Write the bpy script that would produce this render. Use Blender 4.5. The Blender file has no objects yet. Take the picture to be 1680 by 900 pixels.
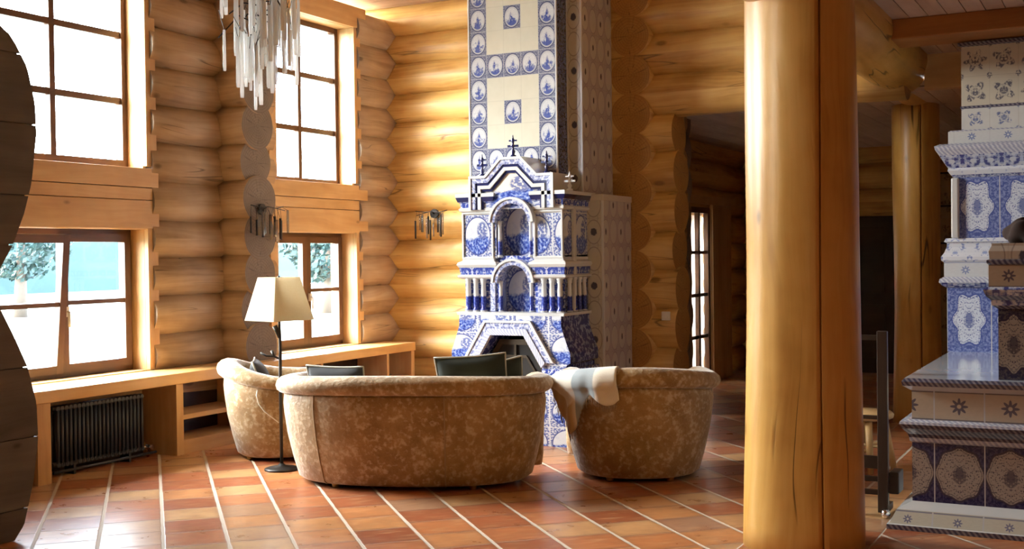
import bpy, math, random
from mathutils import Vector, Matrix
R_ = random.Random(7)
PI = math.pi
SC = bpy.context.scene
COL = SC.collection

# ------------------------------------------------------------------ node helpers
class V:
    def __init__(s, n, sock): s.n, s.s = n, sock
    def _o(s, op, b, rev=False):
        return s.n.m(op, b, s) if rev else s.n.m(op, s, b)
    def __add__(s, b): return s._o('ADD', b)
    def __radd__(s, b): return s._o('ADD', b)
    def __sub__(s, b): return s._o('SUBTRACT', b)
    def __rsub__(s, b): return s._o('SUBTRACT', b, True)
    def __mul__(s, b): return s._o('MULTIPLY', b)
    def __rmul__(s, b): return s._o('MULTIPLY', b)
    def __truediv__(s, b): return s._o('DIVIDE', b)
    def __rtruediv__(s, b): return s._o('DIVIDE', b, True)
    def __neg__(s): return s * -1.0

class NT:
    def __init__(s, name):
        s.mat = bpy.data.materials.new(name); s.mat.use_nodes = True
        s.t = s.mat.node_tree; s.t.nodes.clear()
        s.out = s.t.nodes.new('ShaderNodeOutputMaterial')
        s._uv = None
    def N(s, ty): return s.t.nodes.new(ty)
    def put(s, sock, v):
        if isinstance(v, V): s.t.links.new(v.s, sock)
        elif v is not None:
            if isinstance(v, (tuple, list)) and len(v) == 3 and sock.type == 'RGBA': v = (*v, 1)
            sock.default_value = v
    def m(s, op, *a):
        n = s.N('ShaderNodeMath'); n.operation = op
        for i, x in enumerate(a): s.put(n.inputs[i], x)
        return V(s, n.outputs[0])
    def floor(s, a): return s.m('FLOOR', a)
    def abs(s, a): return s.m('ABSOLUTE', a)
    def sqrt(s, a): return s.m('SQRT', a)
    def sin(s, a): return s.m('SINE', a)
    def cos(s, a): return s.m('COSINE', a)
    def mx(s, a, b): return s.m('MAXIMUM', a, b)
    def mn(s, a, b): return s.m('MINIMUM', a, b)
    def mod(s, a, b): return s.m('FLOORED_MODULO', a, b)
    def atan2(s, a, b): return s.m('ARCTAN2', a, b)
    def sat(s, a):
        n = s.N('ShaderNodeClamp'); s.put(n.inputs[0], a); return V(s, n.outputs[0])
    def above(s, x, e, w=.02): return s.sat((x - e) / w + .5)      # soft x > e
    def below(s, x, e, w=.02): return s.sat((e - x) / w + .5)
    def band(s, x, c, w, soft=.02): return s.sat((w - s.abs(x - c)) / soft + .5)
    def eq(s, a, b): return s.m('COMPARE', a, b, .1)
    def xyz(s, x=0., y=0., z=0.):
        n = s.N('ShaderNodeCombineXYZ')
        for i, q in enumerate((x, y, z)): s.put(n.inputs[i], q)
        return V(s, n.outputs[0])
    def sep(s, v):
        n = s.N('ShaderNodeSeparateXYZ'); s.put(n.inputs[0], v)
        return [V(s, o) for o in n.outputs]
    def uv(s):
        if not s._uv:
            n = s.N('ShaderNodeUVMap'); n.uv_map = 'UVMap'
            s._uv = s.sep(V(s, n.outputs[0]))
        return s._uv[0], s._uv[1]
    def obj(s):
        n = s.N('ShaderNodeTexCoord'); return V(s, n.outputs['Object'])
    def noise(s, vec, scale=1., detail=2., rough=.5, col=False):
        n = s.N('ShaderNodeTexNoise'); s.put(n.inputs['Vector'], vec)
        n.inputs['Scale'].default_value = scale; n.inputs['Detail'].default_value = detail
        n.inputs['Roughness'].default_value = rough
        return V(s, n.outputs[1 if col else 0])
    def voro(s, vec, scale=1., out='Distance', feat='F1', rnd=1.):
        n = s.N('ShaderNodeTexVoronoi'); n.feature = feat; s.put(n.inputs['Vector'], vec)
        n.inputs['Scale'].default_value = scale; n.inputs['Randomness'].default_value = rnd
        return V(s, n.outputs[out])
    def rnd(s, x, y):
        n = s.N('ShaderNodeTexWhiteNoise'); n.noise_dimensions = '2D'
        s.put(n.inputs['Vector'], s.xyz(x, y)); return V(s, n.outputs[0])
    def mix(s, f, a, b):
        n = s.N('ShaderNodeMix'); n.data_type = 'RGBA'
        s.put(n.inputs[0], f); s.put(n.inputs[6], a); s.put(n.inputs[7], b)
        return V(s, n.outputs[2])
    def ramp(s, f, *stops):
        n = s.N('ShaderNodeValToRGB'); s.put(n.inputs[0], f); e = n.color_ramp.elements
        while len(e) < len(stops): e.new(.5)
        for q, (p, c) in zip(e, stops): q.position = p; q.color = (*c, 1)
        return V(s, n.outputs[0])
    def bump(s, h, strength=.3, dist=.01):
        n = s.N('ShaderNodeBump'); n.inputs['Strength'].default_value = strength
        n.inputs['Distance'].default_value = dist; s.put(n.inputs['Height'], h); return V(s, n.outputs[0])
    def pbr(s, col, rough=.5, metal=0., normal=None, coat=0., sheen=0., spec=.5, trans=0.):
        b = s.N('ShaderNodeBsdfPrincipled')
        s.put(b.inputs['Base Color'], col); s.put(b.inputs['Roughness'], rough); s.put(b.inputs['Metallic'], metal)
        if normal is not None: s.put(b.inputs['Normal'], normal)
        s.put(b.inputs['Coat Weight'], coat); b.inputs['Coat Roughness'].default_value = .08
        s.put(b.inputs['Sheen Weight'], sheen); b.inputs['Sheen Roughness'].default_value = .4
        s.put(b.inputs['Specular IOR Level'], spec); s.put(b.inputs['Transmission Weight'], trans)
        s.t.links.new(b.outputs[0], s.out.inputs[0]); return s.mat

# ------------------------------------------------------------------ mesh builder
class MB:
    def __init__(s): s.v = []; s.f = []; s.uv = []; s.mi = []; s.sm = []
    def vert(s, *p): s.v.append(tuple(p)); return len(s.v) - 1
    def face(s, idx, uv=None, mat=0, smooth=False):
        s.f.append(tuple(idx)); s.mi.append(mat); s.sm.append(smooth)
        if uv is None:
            P = [Vector(s.v[i]) for i in idx]; n = Vector()
            for i in range(len(P)): n += (P[i] - P[0]).cross(P[(i + 1) % len(P)] - P[0])
            ax, ay, az = abs(n.x), abs(n.y), abs(n.z)
            if az >= ax and az >= ay: uv = [(p.x, p.y) for p in P]
            elif ay >= ax: uv = [(p.x, p.z) for p in P]
            else: uv = [(p.y, p.z) for p in P]
        s.uv.append(list(uv))
    def box(s, x0, x1, y0, y1, z0, z1, mat=0, along=None, skip=''):
        a = [s.vert(x, y, z) for z in (z0, z1) for y in (y0, y1) for x in (x0, x1)]
        o = (R_.random() * 9, R_.random() * 9) if along else None
        for key, q in (('y-', (0, 1, 5, 4)), ('y+', (3, 2, 6, 7)), ('x-', (2, 0, 4, 6)), ('x+', (1, 3, 7, 5)), ('z-', (2, 3, 1, 0)), ('z+', (4, 5, 7, 6))):
            if key in skip.split(): continue
            idx = [a[i] for i in q]; uv = None
            if along:                      # grain runs along this axis
                k = 'xyz'.index(along); uv = []
                n = 'xyz'.index(key[0])
                j = [i for i in range(3) if i != k and i != n]
                for i in idx:
                    p = s.v[i]
                    if n == k: c = [t for t in range(3) if t != k]; uv.append((p[c[0]] * .3 + o[0], p[c[1]] + o[1]))
                    else: uv.append((p[k] + o[0], p[j[0]] + o[1]))
            s.face(idx, uv, mat)
    def prism(s, poly, y0, y1, mat=0, smat=None, back=True, smooth=False):
        """poly in (x,z), counter-clockwise seen from -y; from y0 (front) to y1"""
        smat = mat if smat is None else smat
        A = [s.vert(x, y0, z) for x, z in poly]; B = [s.vert(x, y1, z) for x, z in poly]; n = len(poly)
        s.face(A, [(x, z) for x, z in poly], mat)
        if back: s.face(B[::-1], None, mat)
        u = 0
        for i in range(n):
            j = (i + 1) % n; L = math.dist(poly[i], poly[j])
            s.face((A[j], A[i], B[i], B[j]), [(u + L, 0), (u, 0), (u, y1 - y0), (u + L, y1 - y0)], smat, smooth); u += L
    def ring(s, out, inn, y0, y1, mat=0, closed=True):
        """band between two equal-length outlines in (x,z), front at y0, back y1"""
        n = len(out); A = [s.vert(x, y0, z) for x, z in out]; B = [s.vert(x, y0, z) for x, z in inn]
        C = [s.vert(x, y1, z) for x, z in out]; D = [s.vert(x, y1, z) for x, z in inn]; u = 0
        for i in range(n if closed else n - 1):
            j = (i + 1) % n; L = math.dist(out[i], out[j]); w = math.dist(out[i], inn[i])
            q = [(u, w), (u + L, w), (u + L, 0), (u, 0)]
            s.face((A[i], A[j], B[j], B[i]), q, mat); s.face((C[i], C[j], A[j], A[i]), q, mat)
            s.face((B[i], B[j], D[j], D[i]), q, mat); u += L
        if not closed:
            for i in (0, n - 1): s.face((A[i], B[i], D[i], C[i]), None, mat)
    def moulding(s, rect, prof, mats=0, cap=True, capmat=None, sides='flr', base=False):
        """profile [(out, z)] carried round a rectangle x0,y0,x1,y1; mats: one index or one per profile step"""
        x0, y0, x1, y1 = rect; L = []
        for d, z in prof:
            L.append([s.vert(x0 - d, y1, z), s.vert(x0 - d, y0 - d, z), s.vert(x1 + d, y0 - d, z), s.vert(x1 + d, y1, z)])
        v = 0.
        for k in range(len(prof) - 1):
            h = math.dist(prof[k], prof[k + 1]); mt = mats[k] if isinstance(mats, (list, tuple)) else mats
            for e in range(3):
                if 'lfr'[e] not in sides: continue
                P = [L[k][e], L[k][e + 1], L[k + 1][e + 1], L[k + 1][e]]
                if e == 1: us = [s.v[i][0] for i in P]
                else: us = [s.v[i][1] * (-1 if e == 0 else 1) for i in P]
                z0 = prof[k][1] if abs(prof[k + 1][1] - prof[k][1]) > .7 * h else v
                s.face(P, list(zip(us, (z0, z0, z0 + h, z0 + h))), mt)
            v += h
        cm = capmat if capmat is not None else (mats[-1] if isinstance(mats, (list, tuple)) else mats)
        if cap: s.face(L[-1], None, cm)
        if base: s.face(L[0][::-1], None, cm)
        for k in range(len(prof) - 1):                     # back
            s.face((L[k][3], L[k][0], L[k + 1][0], L[k + 1][3]), None, cm)
    def lathe(s, c, prof, n=16, mat=0, sweep=2 * PI, a0=0., cap=True):
        cx, cy = c; full = sweep > 6.28; m = n if full else n + 1; rows = []
        for r, z in prof:
            rows.append([s.vert(cx + r * math.cos(a0 + sweep * i / n), cy + r * math.sin(a0 + sweep * i / n), z) for i in range(m)])
        v = 0.
        for k in range(len(prof) - 1):
            h = math.dist(prof[k], prof[k + 1]); r = max(prof[k][0], .01)
            for i in range(n):
                j = (i + 1) % m; u0 = sweep * i / n * r; u1 = sweep * (i + 1) / n * r
                s.face((rows[k][i], rows[k][j], rows[k + 1][j], rows[k + 1][i]), [(u0, prof[k][1]), (u1, prof[k][1]), (u1, prof[k + 1][1]), (u0, prof[k + 1][1])], mat, True)
            v += h
        if cap and full:
            s.face(rows[0][::-1], None, mat); s.face(rows[-1], None, mat)
    def tube(s, pts, r, n=8, mat=0, cap=True, rs=None):
        P = [Vector(p) for p in pts]; rows = []; u = 0.; us = []
        up = Vector((0, 0, 1)); off = R_.random() * 5; prevx = None
        for i, p in enumerate(P):
            d = (P[min(i + 1, len(P) - 1)] - P[max(i - 1, 0)]).normalized()
            if prevx is None:
                ref = up if abs(d.z) < .9 else Vector((1, 0, 0)); x = d.cross(ref).normalized()
            else: x = (prevx - d * prevx.dot(d)).normalized()
            prevx = x; y = d.cross(x); rr = rs[i] if rs else r
            rows.append([s.vert(*(p + x * rr * math.cos(2 * PI * k / n) + y * rr * math.sin(2 * PI * k / n))) for k in range(n)])
            if i: u += (p - P[i - 1]).length
            us.append(u)
        for i in range(len(P) - 1):
            rr = rs[i] if rs else r
            for k in range(n):
                j = (k + 1) % n; v0 = 2 * PI * k / n * rr; v1 = 2 * PI * (k + 1) / n * rr
                s.face((rows[i][k], rows[i][j], rows[i + 1][j], rows[i + 1][k]), [(us[i] + off, v0), (us[i] + off, v1), (us[i + 1] + off, v1), (us[i + 1] + off, v0)], mat, True)
        if cap: s.face(rows[0][::-1], None, mat); s.face(rows[-1], None, mat)
    def log(s, p0, p1, r, mat=0, emat=1, n=22, wob=.012, cap=(True, True)):
        """a round log with slightly uneven girth; caps carry end grain"""
        p0, p1 = Vector(p0), Vector(p1); L = (p1 - p0).length; d = (p1 - p0) / L
        k = max(1, int(L / .45)); ref = Vector((0, 0, 1)) if abs(d.z) < .9 else Vector((1, 0, 0))
        x = d.cross(ref).normalized(); y = d.cross(x); ou, ov = R_.random() * 40, R_.random() * 40; rows = []
        ph = [R_.random() * 6.3 for _ in range(4)]
        for i in range(k + 1):
            t = L * i / k; row = []
            for q in range(n):
                a = 2 * PI * q / n
                rr = r + wob * (.5 * math.sin(2 * a + ph[0] + t * .9) + .4 * math.sin(3 * a + ph[1] - t * .7) + .5 * math.sin(t * 1.7 + ph[2]))
                row.append(s.vert(*(p0 + d * t + (x * math.cos(a) + y * math.sin(a)) * rr)))
            rows.append(row)
        for i in range(k):
            for q in range(n):
                j = (q + 1) % n; u0, u1 = ou + L * i / k, ou + L * (i + 1) / k; v0, v1 = ov + 2 * PI * r * q / n, ov + 2 * PI * r * (q + 1) / n
                s.face((rows[i][q], rows[i][j], rows[i + 1][j], rows[i + 1][q]), [(u0, v0), (u0, v1), (u1, v1), (u1, v0)], mat, True)
        co, si = r, r
        if cap[0]: s.face(rows[0][::-1], [(co * math.cos(2 * PI * q / n), si * math.sin(2 * PI * q / n)) for q in range(n)][::-1], emat)
        if cap[1]: s.face(rows[-1], [(co * math.cos(2 * PI * q / n), si * math.sin(2 * PI * q / n)) for q in range(n)], emat)
    def grid(s, fn, nu, nv, mat=0, closeu=False, smooth=True, uvs=(1, 1)):
        a = [[s.vert(*fn(i / nu, j / nv)) for j in range(nv + 1)] for i in range(nu + (0 if closeu else 1))]
        for i in range(nu):
            i2 = (i + 1) % len(a)
            for j in range(nv):
                s.face((a[i][j], a[i2][j], a[i2][j + 1], a[i][j + 1]), [(i / nu * uvs[0], j / nv * uvs[1]), ((i + 1) / nu * uvs[0], j / nv * uvs[1]), ((i + 1) / nu * uvs[0], (j + 1) / nv * uvs[1]), (i / nu * uvs[0], (j + 1) / nv * uvs[1])], mat, smooth)
        return a
    def build(s, name, mats, parent=None, loc=None, bevel=0, subsurf=0, solid=0, shift=True):
        """one mesh object; vertices are given in world space unless shift=False (then in the parent's space)"""
        me = bpy.data.meshes.new(name)
        o = Vector((0, 0, 0))
        if parent is not None: o = ORG.get(parent.name, Vector()) if shift else Vector()
        elif loc is not None: o = Vector(loc)
        me.from_pydata([tuple(Vector(p) - o) for p in s.v], [], s.f)
        ul = me.uv_layers.new(name='UVMap'); k = 0
        flat = []
        for u in s.uv:
            for q in u: flat += [q[0], q[1]]
        ul.data.foreach_set('uv', flat)
        me.polygons.foreach_set('material_index', s.mi); me.polygons.foreach_set('use_smooth', s.sm)
        for m in (mats if isinstance(mats, (list, tuple)) else [mats]): me.materials.append(m)
        me.update()
        ob = bpy.data.objects.new(name, me); COL.objects.link(ob)
        if parent is not None: ob.parent = parent; ORG[ob.name] = o
        elif loc is not None: ob.location = o; ORG[ob.name] = o
        if bevel:
            b = ob.modifiers.new('bevel', 'BEVEL'); b.width = bevel; b.segments = 2; b.limit_method = 'ANGLE'; b.angle_limit = .7
        if solid:
            b = ob.modifiers.new('solid', 'SOLIDIFY'); b.thickness = solid; b.offset = 0
        if subsurf:
            b = ob.modifiers.new('sub', 'SUBSURF'); b.levels = subsurf; b.render_levels = subsurf
        return ob
ORG = {}

def thing(name, label, cat, loc=(0, 0, 0), rz=0., group=None):
    o = bpy.data.objects.new(name, None); COL.objects.link(o); o.empty_display_size = .1
    o.location = loc; o.rotation_euler = (0, 0, rz); ORG[o.name] = Vector(loc)
    return tag(o, label, cat, group)
def tag(o, label, cat, group=None):
    o['label'] = label; o['category'] = cat
    if group: o['group'] = group
    return o
def struct(o, label=None, cat=None):
    o['kind'] = 'structure'
    if label: o['label'] = label
    if cat: o['category'] = cat
    return o
def part_label(o, label): o['label'] = label; return o
SKY = 33
EXPO = 0.0
# ------------------------------------------------------------------ materials
def mat_wood(name, dark, mid, light, rough=.45, grain=1., knots=1., cracks=0., spec=.35):
    n = NT(name); u, v = n.uv()
    warp = n.noise(n.xyz(u * .8, v * 2.), 1., 2.) * .25
    g1 = n.noise(n.xyz(u * 1.2, v * 22. + warp * 20., 1.), 1., 4., .6)
    g2 = n.noise(n.xyz(u * .7, v * 3.5 + warp * 3., 5.), 1., 3.)
    g3 = n.noise(n.xyz(u * 5., v * 5., 9.), 1., 2.)
    f = n.sat((g1 - .5) * grain + (g2 - .5) * 1.1 + (g3 - .5) * .35 + .5)
    col = n.ramp(f, (.18, dark), (.5, mid), (.85, light))
    if knots:
        d = n.voro(n.xyz(u * 1.6, v * 3.2, .3), 1.)
        k = n.below(d, .085 * knots, .05)
        col = n.mix(k * .75, col, tuple(c * .22 for c in dark))
        k2 = n.below(d, .2, .2) * .3
        col = n.mix(k2, col, dark)
    h = g1
    if cracks:
        cr = n.noise(n.xyz(u * .55, v * 9. + warp * 5., 3.3), 1., 1.)
        c = n.band(cr, .5, .004 * cracks, .012) * n.above(n.noise(n.xyz(u * .7, v * 1.5, 8.), 1., 1.), .56, .04)
        col = n.mix(c * .85, col, tuple(q * .15 for q in dark)); h = h - c * 2.
    return n.pbr(col, rough, normal=n.bump(h, .18, .01), spec=spec)
def mat_endgrain(name, a, b):
    n = NT(name); u, v = n.uv()
    r = n.sqrt(u * u + v * v); w = n.noise(n.xyz(u * 5., v * 5.), 1., 3.)
    rings = n.sin(r * 260. + w * 14.) * .5 + .5
    ck = n.noise(n.xyz(n.atan2(u, v) * 3., r * 1.2, 4.), 1.5, 1.); c = n.band(ck, .5, .012, .02) * n.below(r, .17, .05)
    col = n.mix(n.sat(rings * .5 + (w - .5) * 1.6), a, b)
    return n.pbr(n.mix(c * .7, col, tuple(q * .2 for q in a)), .7)
def mat_plain(name, col, rough=.5, metal=0., spec=.5, coat=0., nz=0., nscale=8., sheen=0.):
    n = NT(name)
    if nz:
        w = n.noise(n.obj(), nscale, 3.)
        c = n.mix(w, tuple(q * (1 - nz) for q in col), tuple(min(1, q * (1 + nz)) for q in col))
        return n.pbr(c, rough, metal, spec=spec, coat=coat, sheen=sheen)
    return n.pbr(col, rough, metal, spec=spec, coat=coat, sheen=sheen)

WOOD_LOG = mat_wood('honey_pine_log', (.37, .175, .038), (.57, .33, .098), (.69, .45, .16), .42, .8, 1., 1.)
WOOD_LOG_BACKLIT = mat_wood('backlit_grey_pine_log', (.27, .165, .085), (.42, .28, .155), (.53, .38, .23), .5, .8, 1., 1.)  # same pine, with backlight and lens flare put into a greyer, darker colour
WOOD_PILLAR = mat_wood('golden_pine_pillar', (.42, .205, .040), (.60, .34, .080), (.70, .44, .14), .35, .55, .8, 2.6)
WOOD_BOARD = mat_wood('planed_pine_board', (.46, .26, .10), (.58, .35, .15), (.68, .45, .22), .45, .6, .5)
WOOD_SILL = mat_wood('varnished_pine_bench', (.50, .28, .10), (.64, .38, .14), (.72, .47, .20), .28, .5, .3, 0, .5)
WOOD_CEIL = mat_wood('ceiling_planks', (.40, .27, .19), (.52, .37, .27), (.60, .45, .34), .6, .6, .6)
WOOD_BEAM = mat_wood('red_brown_beam', (.22, .08, .025), (.34, .14, .04), (.44, .20, .06), .45, .6, .4)
WOOD_FRAME = mat_wood('dark_window_frame', (.055, .024, .012), (.10, .045, .02), (.15, .07, .035), .35, .6, 0)
WOOD_GREY = mat_wood('shade_grey_end_timber', (.075, .065, .06), (.12, .10, .09), (.17, .145, .13), .65, .6, .5)  # shade and flare tint of the near wall end, put into its colour
WOOD_DARK = mat_wood('dark_stained_wood', (.02, .012, .008), (.035, .02, .013), (.05, .03, .02), .4, .5, 0)
WOOD_LIGHT = mat_wood('pale_stool_wood', (.50, .31, .12), (.62, .42, .19), (.72, .52, .27), .4, .5, 0)
END = mat_endgrain('log_end_grain', (.17, .125, .085), (.25, .19, .135))
END_W = mat_endgrain('warm_end_grain', (.36, .17, .04), (.46, .24, .065))
BLACK = mat_plain('soot_black', (.012, .01, .009), .8)
IRON = mat_plain('dark_iron', (.03, .027, .025), .45, .6)
RADP = mat_plain('navy_radiator_enamel', (.035, .05, .075), .35, 0, .5)
CHROME = mat_plain('chrome', (.75, .76, .78), .15, 1.)
BRASS = mat_plain('aged_brass', (.42, .28, .10), .35, .9)
WHITEP = mat_plain('white_plastic', (.75, .73, .68), .4)
BRONZE = mat_plain('sooty_bronze', (.055, .04, .025), .45, .6, nz=.4)

def mat_floor():
    n = NT('terracotta_floor_tiles'); p = n.sep(n.obj()); x, y = p[0], p[1]
    s = (x + y) * .70710678; t = (y - x) * .70710678
    P, Q = .352, .332
    iu = n.floor((s - .04) / P); fu = (s - .04) / P - iu
    off = n.rnd(iu, 3.) * Q * .9
    tv = (t - off) / Q; iv = n.floor(tv); fv = tv - iv
    # the strip under the pillar line is laid square
    inb = n.above(x, -1.88, .004) * n.below(x, -1.23, .004)
    bx = (x + 1.88) / .325; by = y / .325
    biu, biv = n.floor(bx), n.floor(by); bfu, bfv = bx - biu, by - biv
    sel = lambda a, b: a + (b - a) * inb
    iu, iv, fu, fv = sel(iu, biu + 77.), sel(iv, biv), sel(fu, bfu), sel(fv, bfv)
    wob = (n.noise(n.xyz(x, y), 9., 2.) - .5) * .03
    eu = n.mn(fu, 1. - fu) + wob; ev = n.mn(fv, 1. - fv) + wob
    gr_u = n.below(eu, .030, .018); gr_v = n.below(ev, .014, .016)
    r1 = n.rnd(iu, iv); r2 = n.rnd(iu + 31.7, iv + 5.3)
    base = n.ramp(r1, (0., (.30, .085, .037)), (.25, (.43, .135, .054)), (.48, (.54, .205, .075)), (.68, (.58, .285, .11)), (.85, (.63, .40, .19)), (1., (.38, .21, .13)))
    w1 = n.noise(n.xyz(x, y, r2 * 9.), 7., 4., .6); w2 = n.noise(n.xyz(s * 2.2, t * 9.), 3., 3.)
    base = n.mix(n.sat((w1 - .30) * 3.2), n.mix(.55, base, (.30, .12, .055)), base)
    base = n.mix(n.sat((w2 - .5) * 1.6), base, (.72, .46, .24))
    edge = n.below(n.mn(eu, ev), .09, .09) * .3
    base = n.mix(edge, base, (.20, .08, .045))
    col = n.mix(gr_v * .75, base, (.26, .17, .11)); col = n.mix(gr_u, col, (.58, .50, .40))
    g = n.mx(gr_u, gr_v)
    h = w1 * .25 - g * 1.
    rough = .30 + g * .45 + (w1 - .5) * .16
    return n.pbr(col, rough, normal=n.bump(h, .35, .006), spec=.5)
FLOOR = mat_floor()

# ---- glazed tiles -------------------------------------------------
COB, MIDB, LTB, WHT, CRM = (.012, .02, .14), (.035, .065, .30), (.26, .34, .60), (.60, .62, .64), (.66, .63, .52)
def cells(n, w, h, u0=0., v0=0.):
    u, v = n.uv(); U = (u - u0) / w; W = (v - v0) / h
    iu, iv = n.floor(U), n.floor(W)
    return iu, iv, U - iu - .5, W - iv - .5
def glaze(n, col, rough=.16):
    w = n.noise(n.obj(), 14., 2.)
    return n.pbr(col, rough, coat=.3, normal=n.bump(w, .06, .01), spec=.5)
def seam(n, fu, fv, w=.485): return n.above(n.mx(n.abs(fu), n.abs(fv)), w, .012)
def motif(n, fu, fv, iu, iv, sc=6., bias=0.):
    """a painted blue scene: a broken dark mass low in the oval, thin strokes above"""
    q = n.xyz(fu * sc + iu * 3.7, fv * sc + iv * 5.1, iu * 1.3 + iv * 2.9)
    a = n.noise(q, 1., 3., .65); b = n.noise(q, 2.6, 2., .6)
    mass = n.sat((a - .47) * 6. + (-fv - .06) * 5. - n.abs(fu) * 2.2 + .3 + bias)
    fig = n.sat((.13 - n.abs(fu + (n.rnd(iu, iv) - .5) * .12)) * 9. + (.16 - n.abs(fv)) * 4. - .6) * n.above(b, .42, .1)
    strokes = n.band(b, .5, .02, .03) * .5
    return n.sat(mass * .8 + fig * .9 + strokes * .6)
def medal(n, fu, fv, iu, iv, rx=.43, ry=.44, sc=6.):
    r = n.sqrt((fu / rx) * (fu / rx) + (fv / ry) * (fv / ry))
    rg = n.band(r, 1., .05, .04) + n.band(r, .86, .018, .03) * .6
    out = n.above(r, 1.03, .04); ns = n.noise(n.xyz(fu * 20., fv * 24., 2.), 1., 2.)
    crn = out * n.above(ns, .46, .12)
    inn = n.below(r, .84, .04) * motif(n, fu, fv, iu, iv, sc)
    return rg, crn, inn, out

def mat_chimney_front():
    n = NT('delft_chimney_tiles'); w = .171
    iu, iv, fu, fv = cells(n, w, .208, -5.20, 3.176)
    rg, crn, inn, out = medal(n, fu, fv, iu, iv)
    row = n.mod(iv, 4.); e0 = n.eq(row, 0.); e2 = n.eq(row, 2.)
    edge = n.sat(n.below(iu, .5, .1) + n.above(iu, 3.5, .1)); mid = n.eq(iu, 2.)
    isM = n.sat(edge + e0 + e2 * mid)
    c = n.mix(n.sat(inn * 1.15), WHT, MIDB); c = n.mix(out * .7, c, (.19, .21, .30)); c = n.mix(n.sat(rg * .9 + crn * .8), c, (.04, .05, .14))
    cw = n.noise(n.xyz(fu + iu, fv + iv), 2., 2.); plain = n.mix(cw, (.66, .64, .53), (.58, .56, .45))
    plain = n.mix(seam(n, fu, fv) * .35, plain, (.45, .43, .36))
    return glaze(n, n.mix(isM, plain, n.mix(seam(n, fu, fv) * .5, c, WHT)))
def mat_oval(name, w, h, u0, v0, ground, line, dots, big):
    n = NT(name); iu, iv, fu, fv = cells(n, w, h, u0, v0)
    rx, ry = (.40, .44) if big else (.44, .46)
    r = n.sqrt((fu / rx) * (fu / rx) + (fv / ry) * (fv / ry))
    ln = n.band(r, 1., .05, .05)
    cross = n.below(n.abs(n.abs(fu) - n.abs(fv) * .5 - .0), .03, .03) * n.above(r, 1.05, .05) * .5
    par = n.eq(n.mod(iu + iv, 2.), 0.)
    q = n.noise(n.xyz(fu * 14. + iu, fv * 14. + iv * 3.), 1., 2.)
    d = n.sqrt((fu / .19) * (fu / .19) + (fv / .15) * (fv / .15)) if big else n.sqrt((fu / .10) * (fu / .10) + (fv / .13) * (fv / .13))
    dot = n.sat((1.05 - d) * 4. + (q - .5) * 3.) * par
    nz = n.noise(n.xyz(fu * 3. + iu * 2., fv * 3. + iv), 1., 3.)
    c = n.mix(nz, tuple(a * .88 for a in ground), ground)
    if not big: c = n.mix(n.above(r, 1., .05) * .35, c, line)
    c = n.mix(n.sat(ln + cross) * .7, c, line); c = n.mix(dot * .9, c, dots)
    return glaze(n, n.mix(seam(n, fu, fv, .49) * .3, c, line), .22)
def mat_scene(name, w, h, u0, v0, warmsky=False):
    n = NT(name); iu, iv, fu, fv = cells(n, w, h, u0, v0)
    r = n.sqrt((fu / .43) * (fu / .43) + (fv / .44) * (fv / .44))
    q = n.xyz(fu * 5. + iu * 3., fv * 5. + iv * 4.)
    a = n.noise(q, 1., 4., .7); b = n.noise(q, 3., 3.)
    land = n.sat((-fv - .02) * 14. + (a - .5) * 5.)
    c = n.mix(n.sat((a - .52) * 3.) * .7, (.58, .61, .66) if not warmsky else (.78, .74, .62), LTB)
    g = n.ramp(b, (.32, (.015, .025, .17)), (.46, (.05, .09, .38)), (.56, (.16, .24, .56)), (.7, (.5, .56, .72)))
    c = n.mix(land, c, g)
    tree = n.sat((.20 - n.sqrt((fu - .16) * (fu - .16) + (fv - .12) * (fv - .12) * .7)) * 20.) * n.above(b, .44, .1)
    c = n.mix(tree * .85, c, (.05, .08, .3))
    ns = n.noise(n.xyz(fu * 18., fv * 20., 3.), 1., 2.)
    rim = n.mix(n.above(ns, .5, .1), (.50, .53, .62), (.10, .13, .33))
    c = n.mix(n.above(r, 1., .03), c, rim)
    c = n.mix(n.band(r, 1., .035, .03), c, (.06, .08, .25))
    return glaze(n, n.mix(seam(n, fu, fv), c, WHT))
def mat_baroque(name, ground, fg, sc=34., bias=.5, per=0., seams=None, rough=.16):
    n = NT(name); u, v = n.uv()
    if per: uu = n.abs(n.mod(u, per) - per / 2)
    else: uu = u
    a = n.noise(n.xyz(uu * sc, v * sc, 1.), 1., 2.5, .6); b = n.noise(n.xyz(uu * sc * .35, v * sc * .35, 7.), 1., 1.)
    f = n.sat((a - bias) * 9. + (b - .5) * 3. + .5)
    c = n.mix(f, ground, fg)
    mid = n.band(a, bias, .03, .04); c = n.mix(mid * .5, c, tuple(min(1., q * 1.2) for q in LTB))
    if seams: c = n.mix(n.below(n.mod(u, seams), .008, .004), c, WHT)
    return glaze(n, c, rough)
def mat_rope(name, a, b, per=.045):
    n = NT(name); u, v = n.uv()
    f = n.sat(n.sin((u + v * .8) * (2 * PI / per)) * 1.6 + .4)
    w = n.noise(n.xyz(u * 30., v * 30.), 1., 2.)
    return glaze(n, n.mix(n.sat(f * .8 + (w - .5) * .8), a, b))
def mat_star(name, w, h, u0, v0, ground, ink):
    n = NT(name); iu, iv, fu, fv = cells(n, w, h, u0, v0)
    x = fu * (w / h); r = n.sqrt(x * x + fv * fv); th = n.atan2(fv, x)
    R = n.cos(th * 8.) * .075 + .22
    st = n.below(r, R, .03); nz = n.noise(n.xyz(fu * 9. + iu, fv * 9.), 1., 2.)
    c = n.mix(nz, tuple(q * .85 for q in ground), ground)
    c = n.mix(st * .85, c, ink); c = n.mix(n.below(r, .07, .02) * st, c, ground)
    c = n.mix(n.above(n.abs(fv), .455, .02) * .7, c, ink)
    return glaze(n, n.mix(n.above(n.abs(fu), .485, .006), c, WHT))
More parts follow.
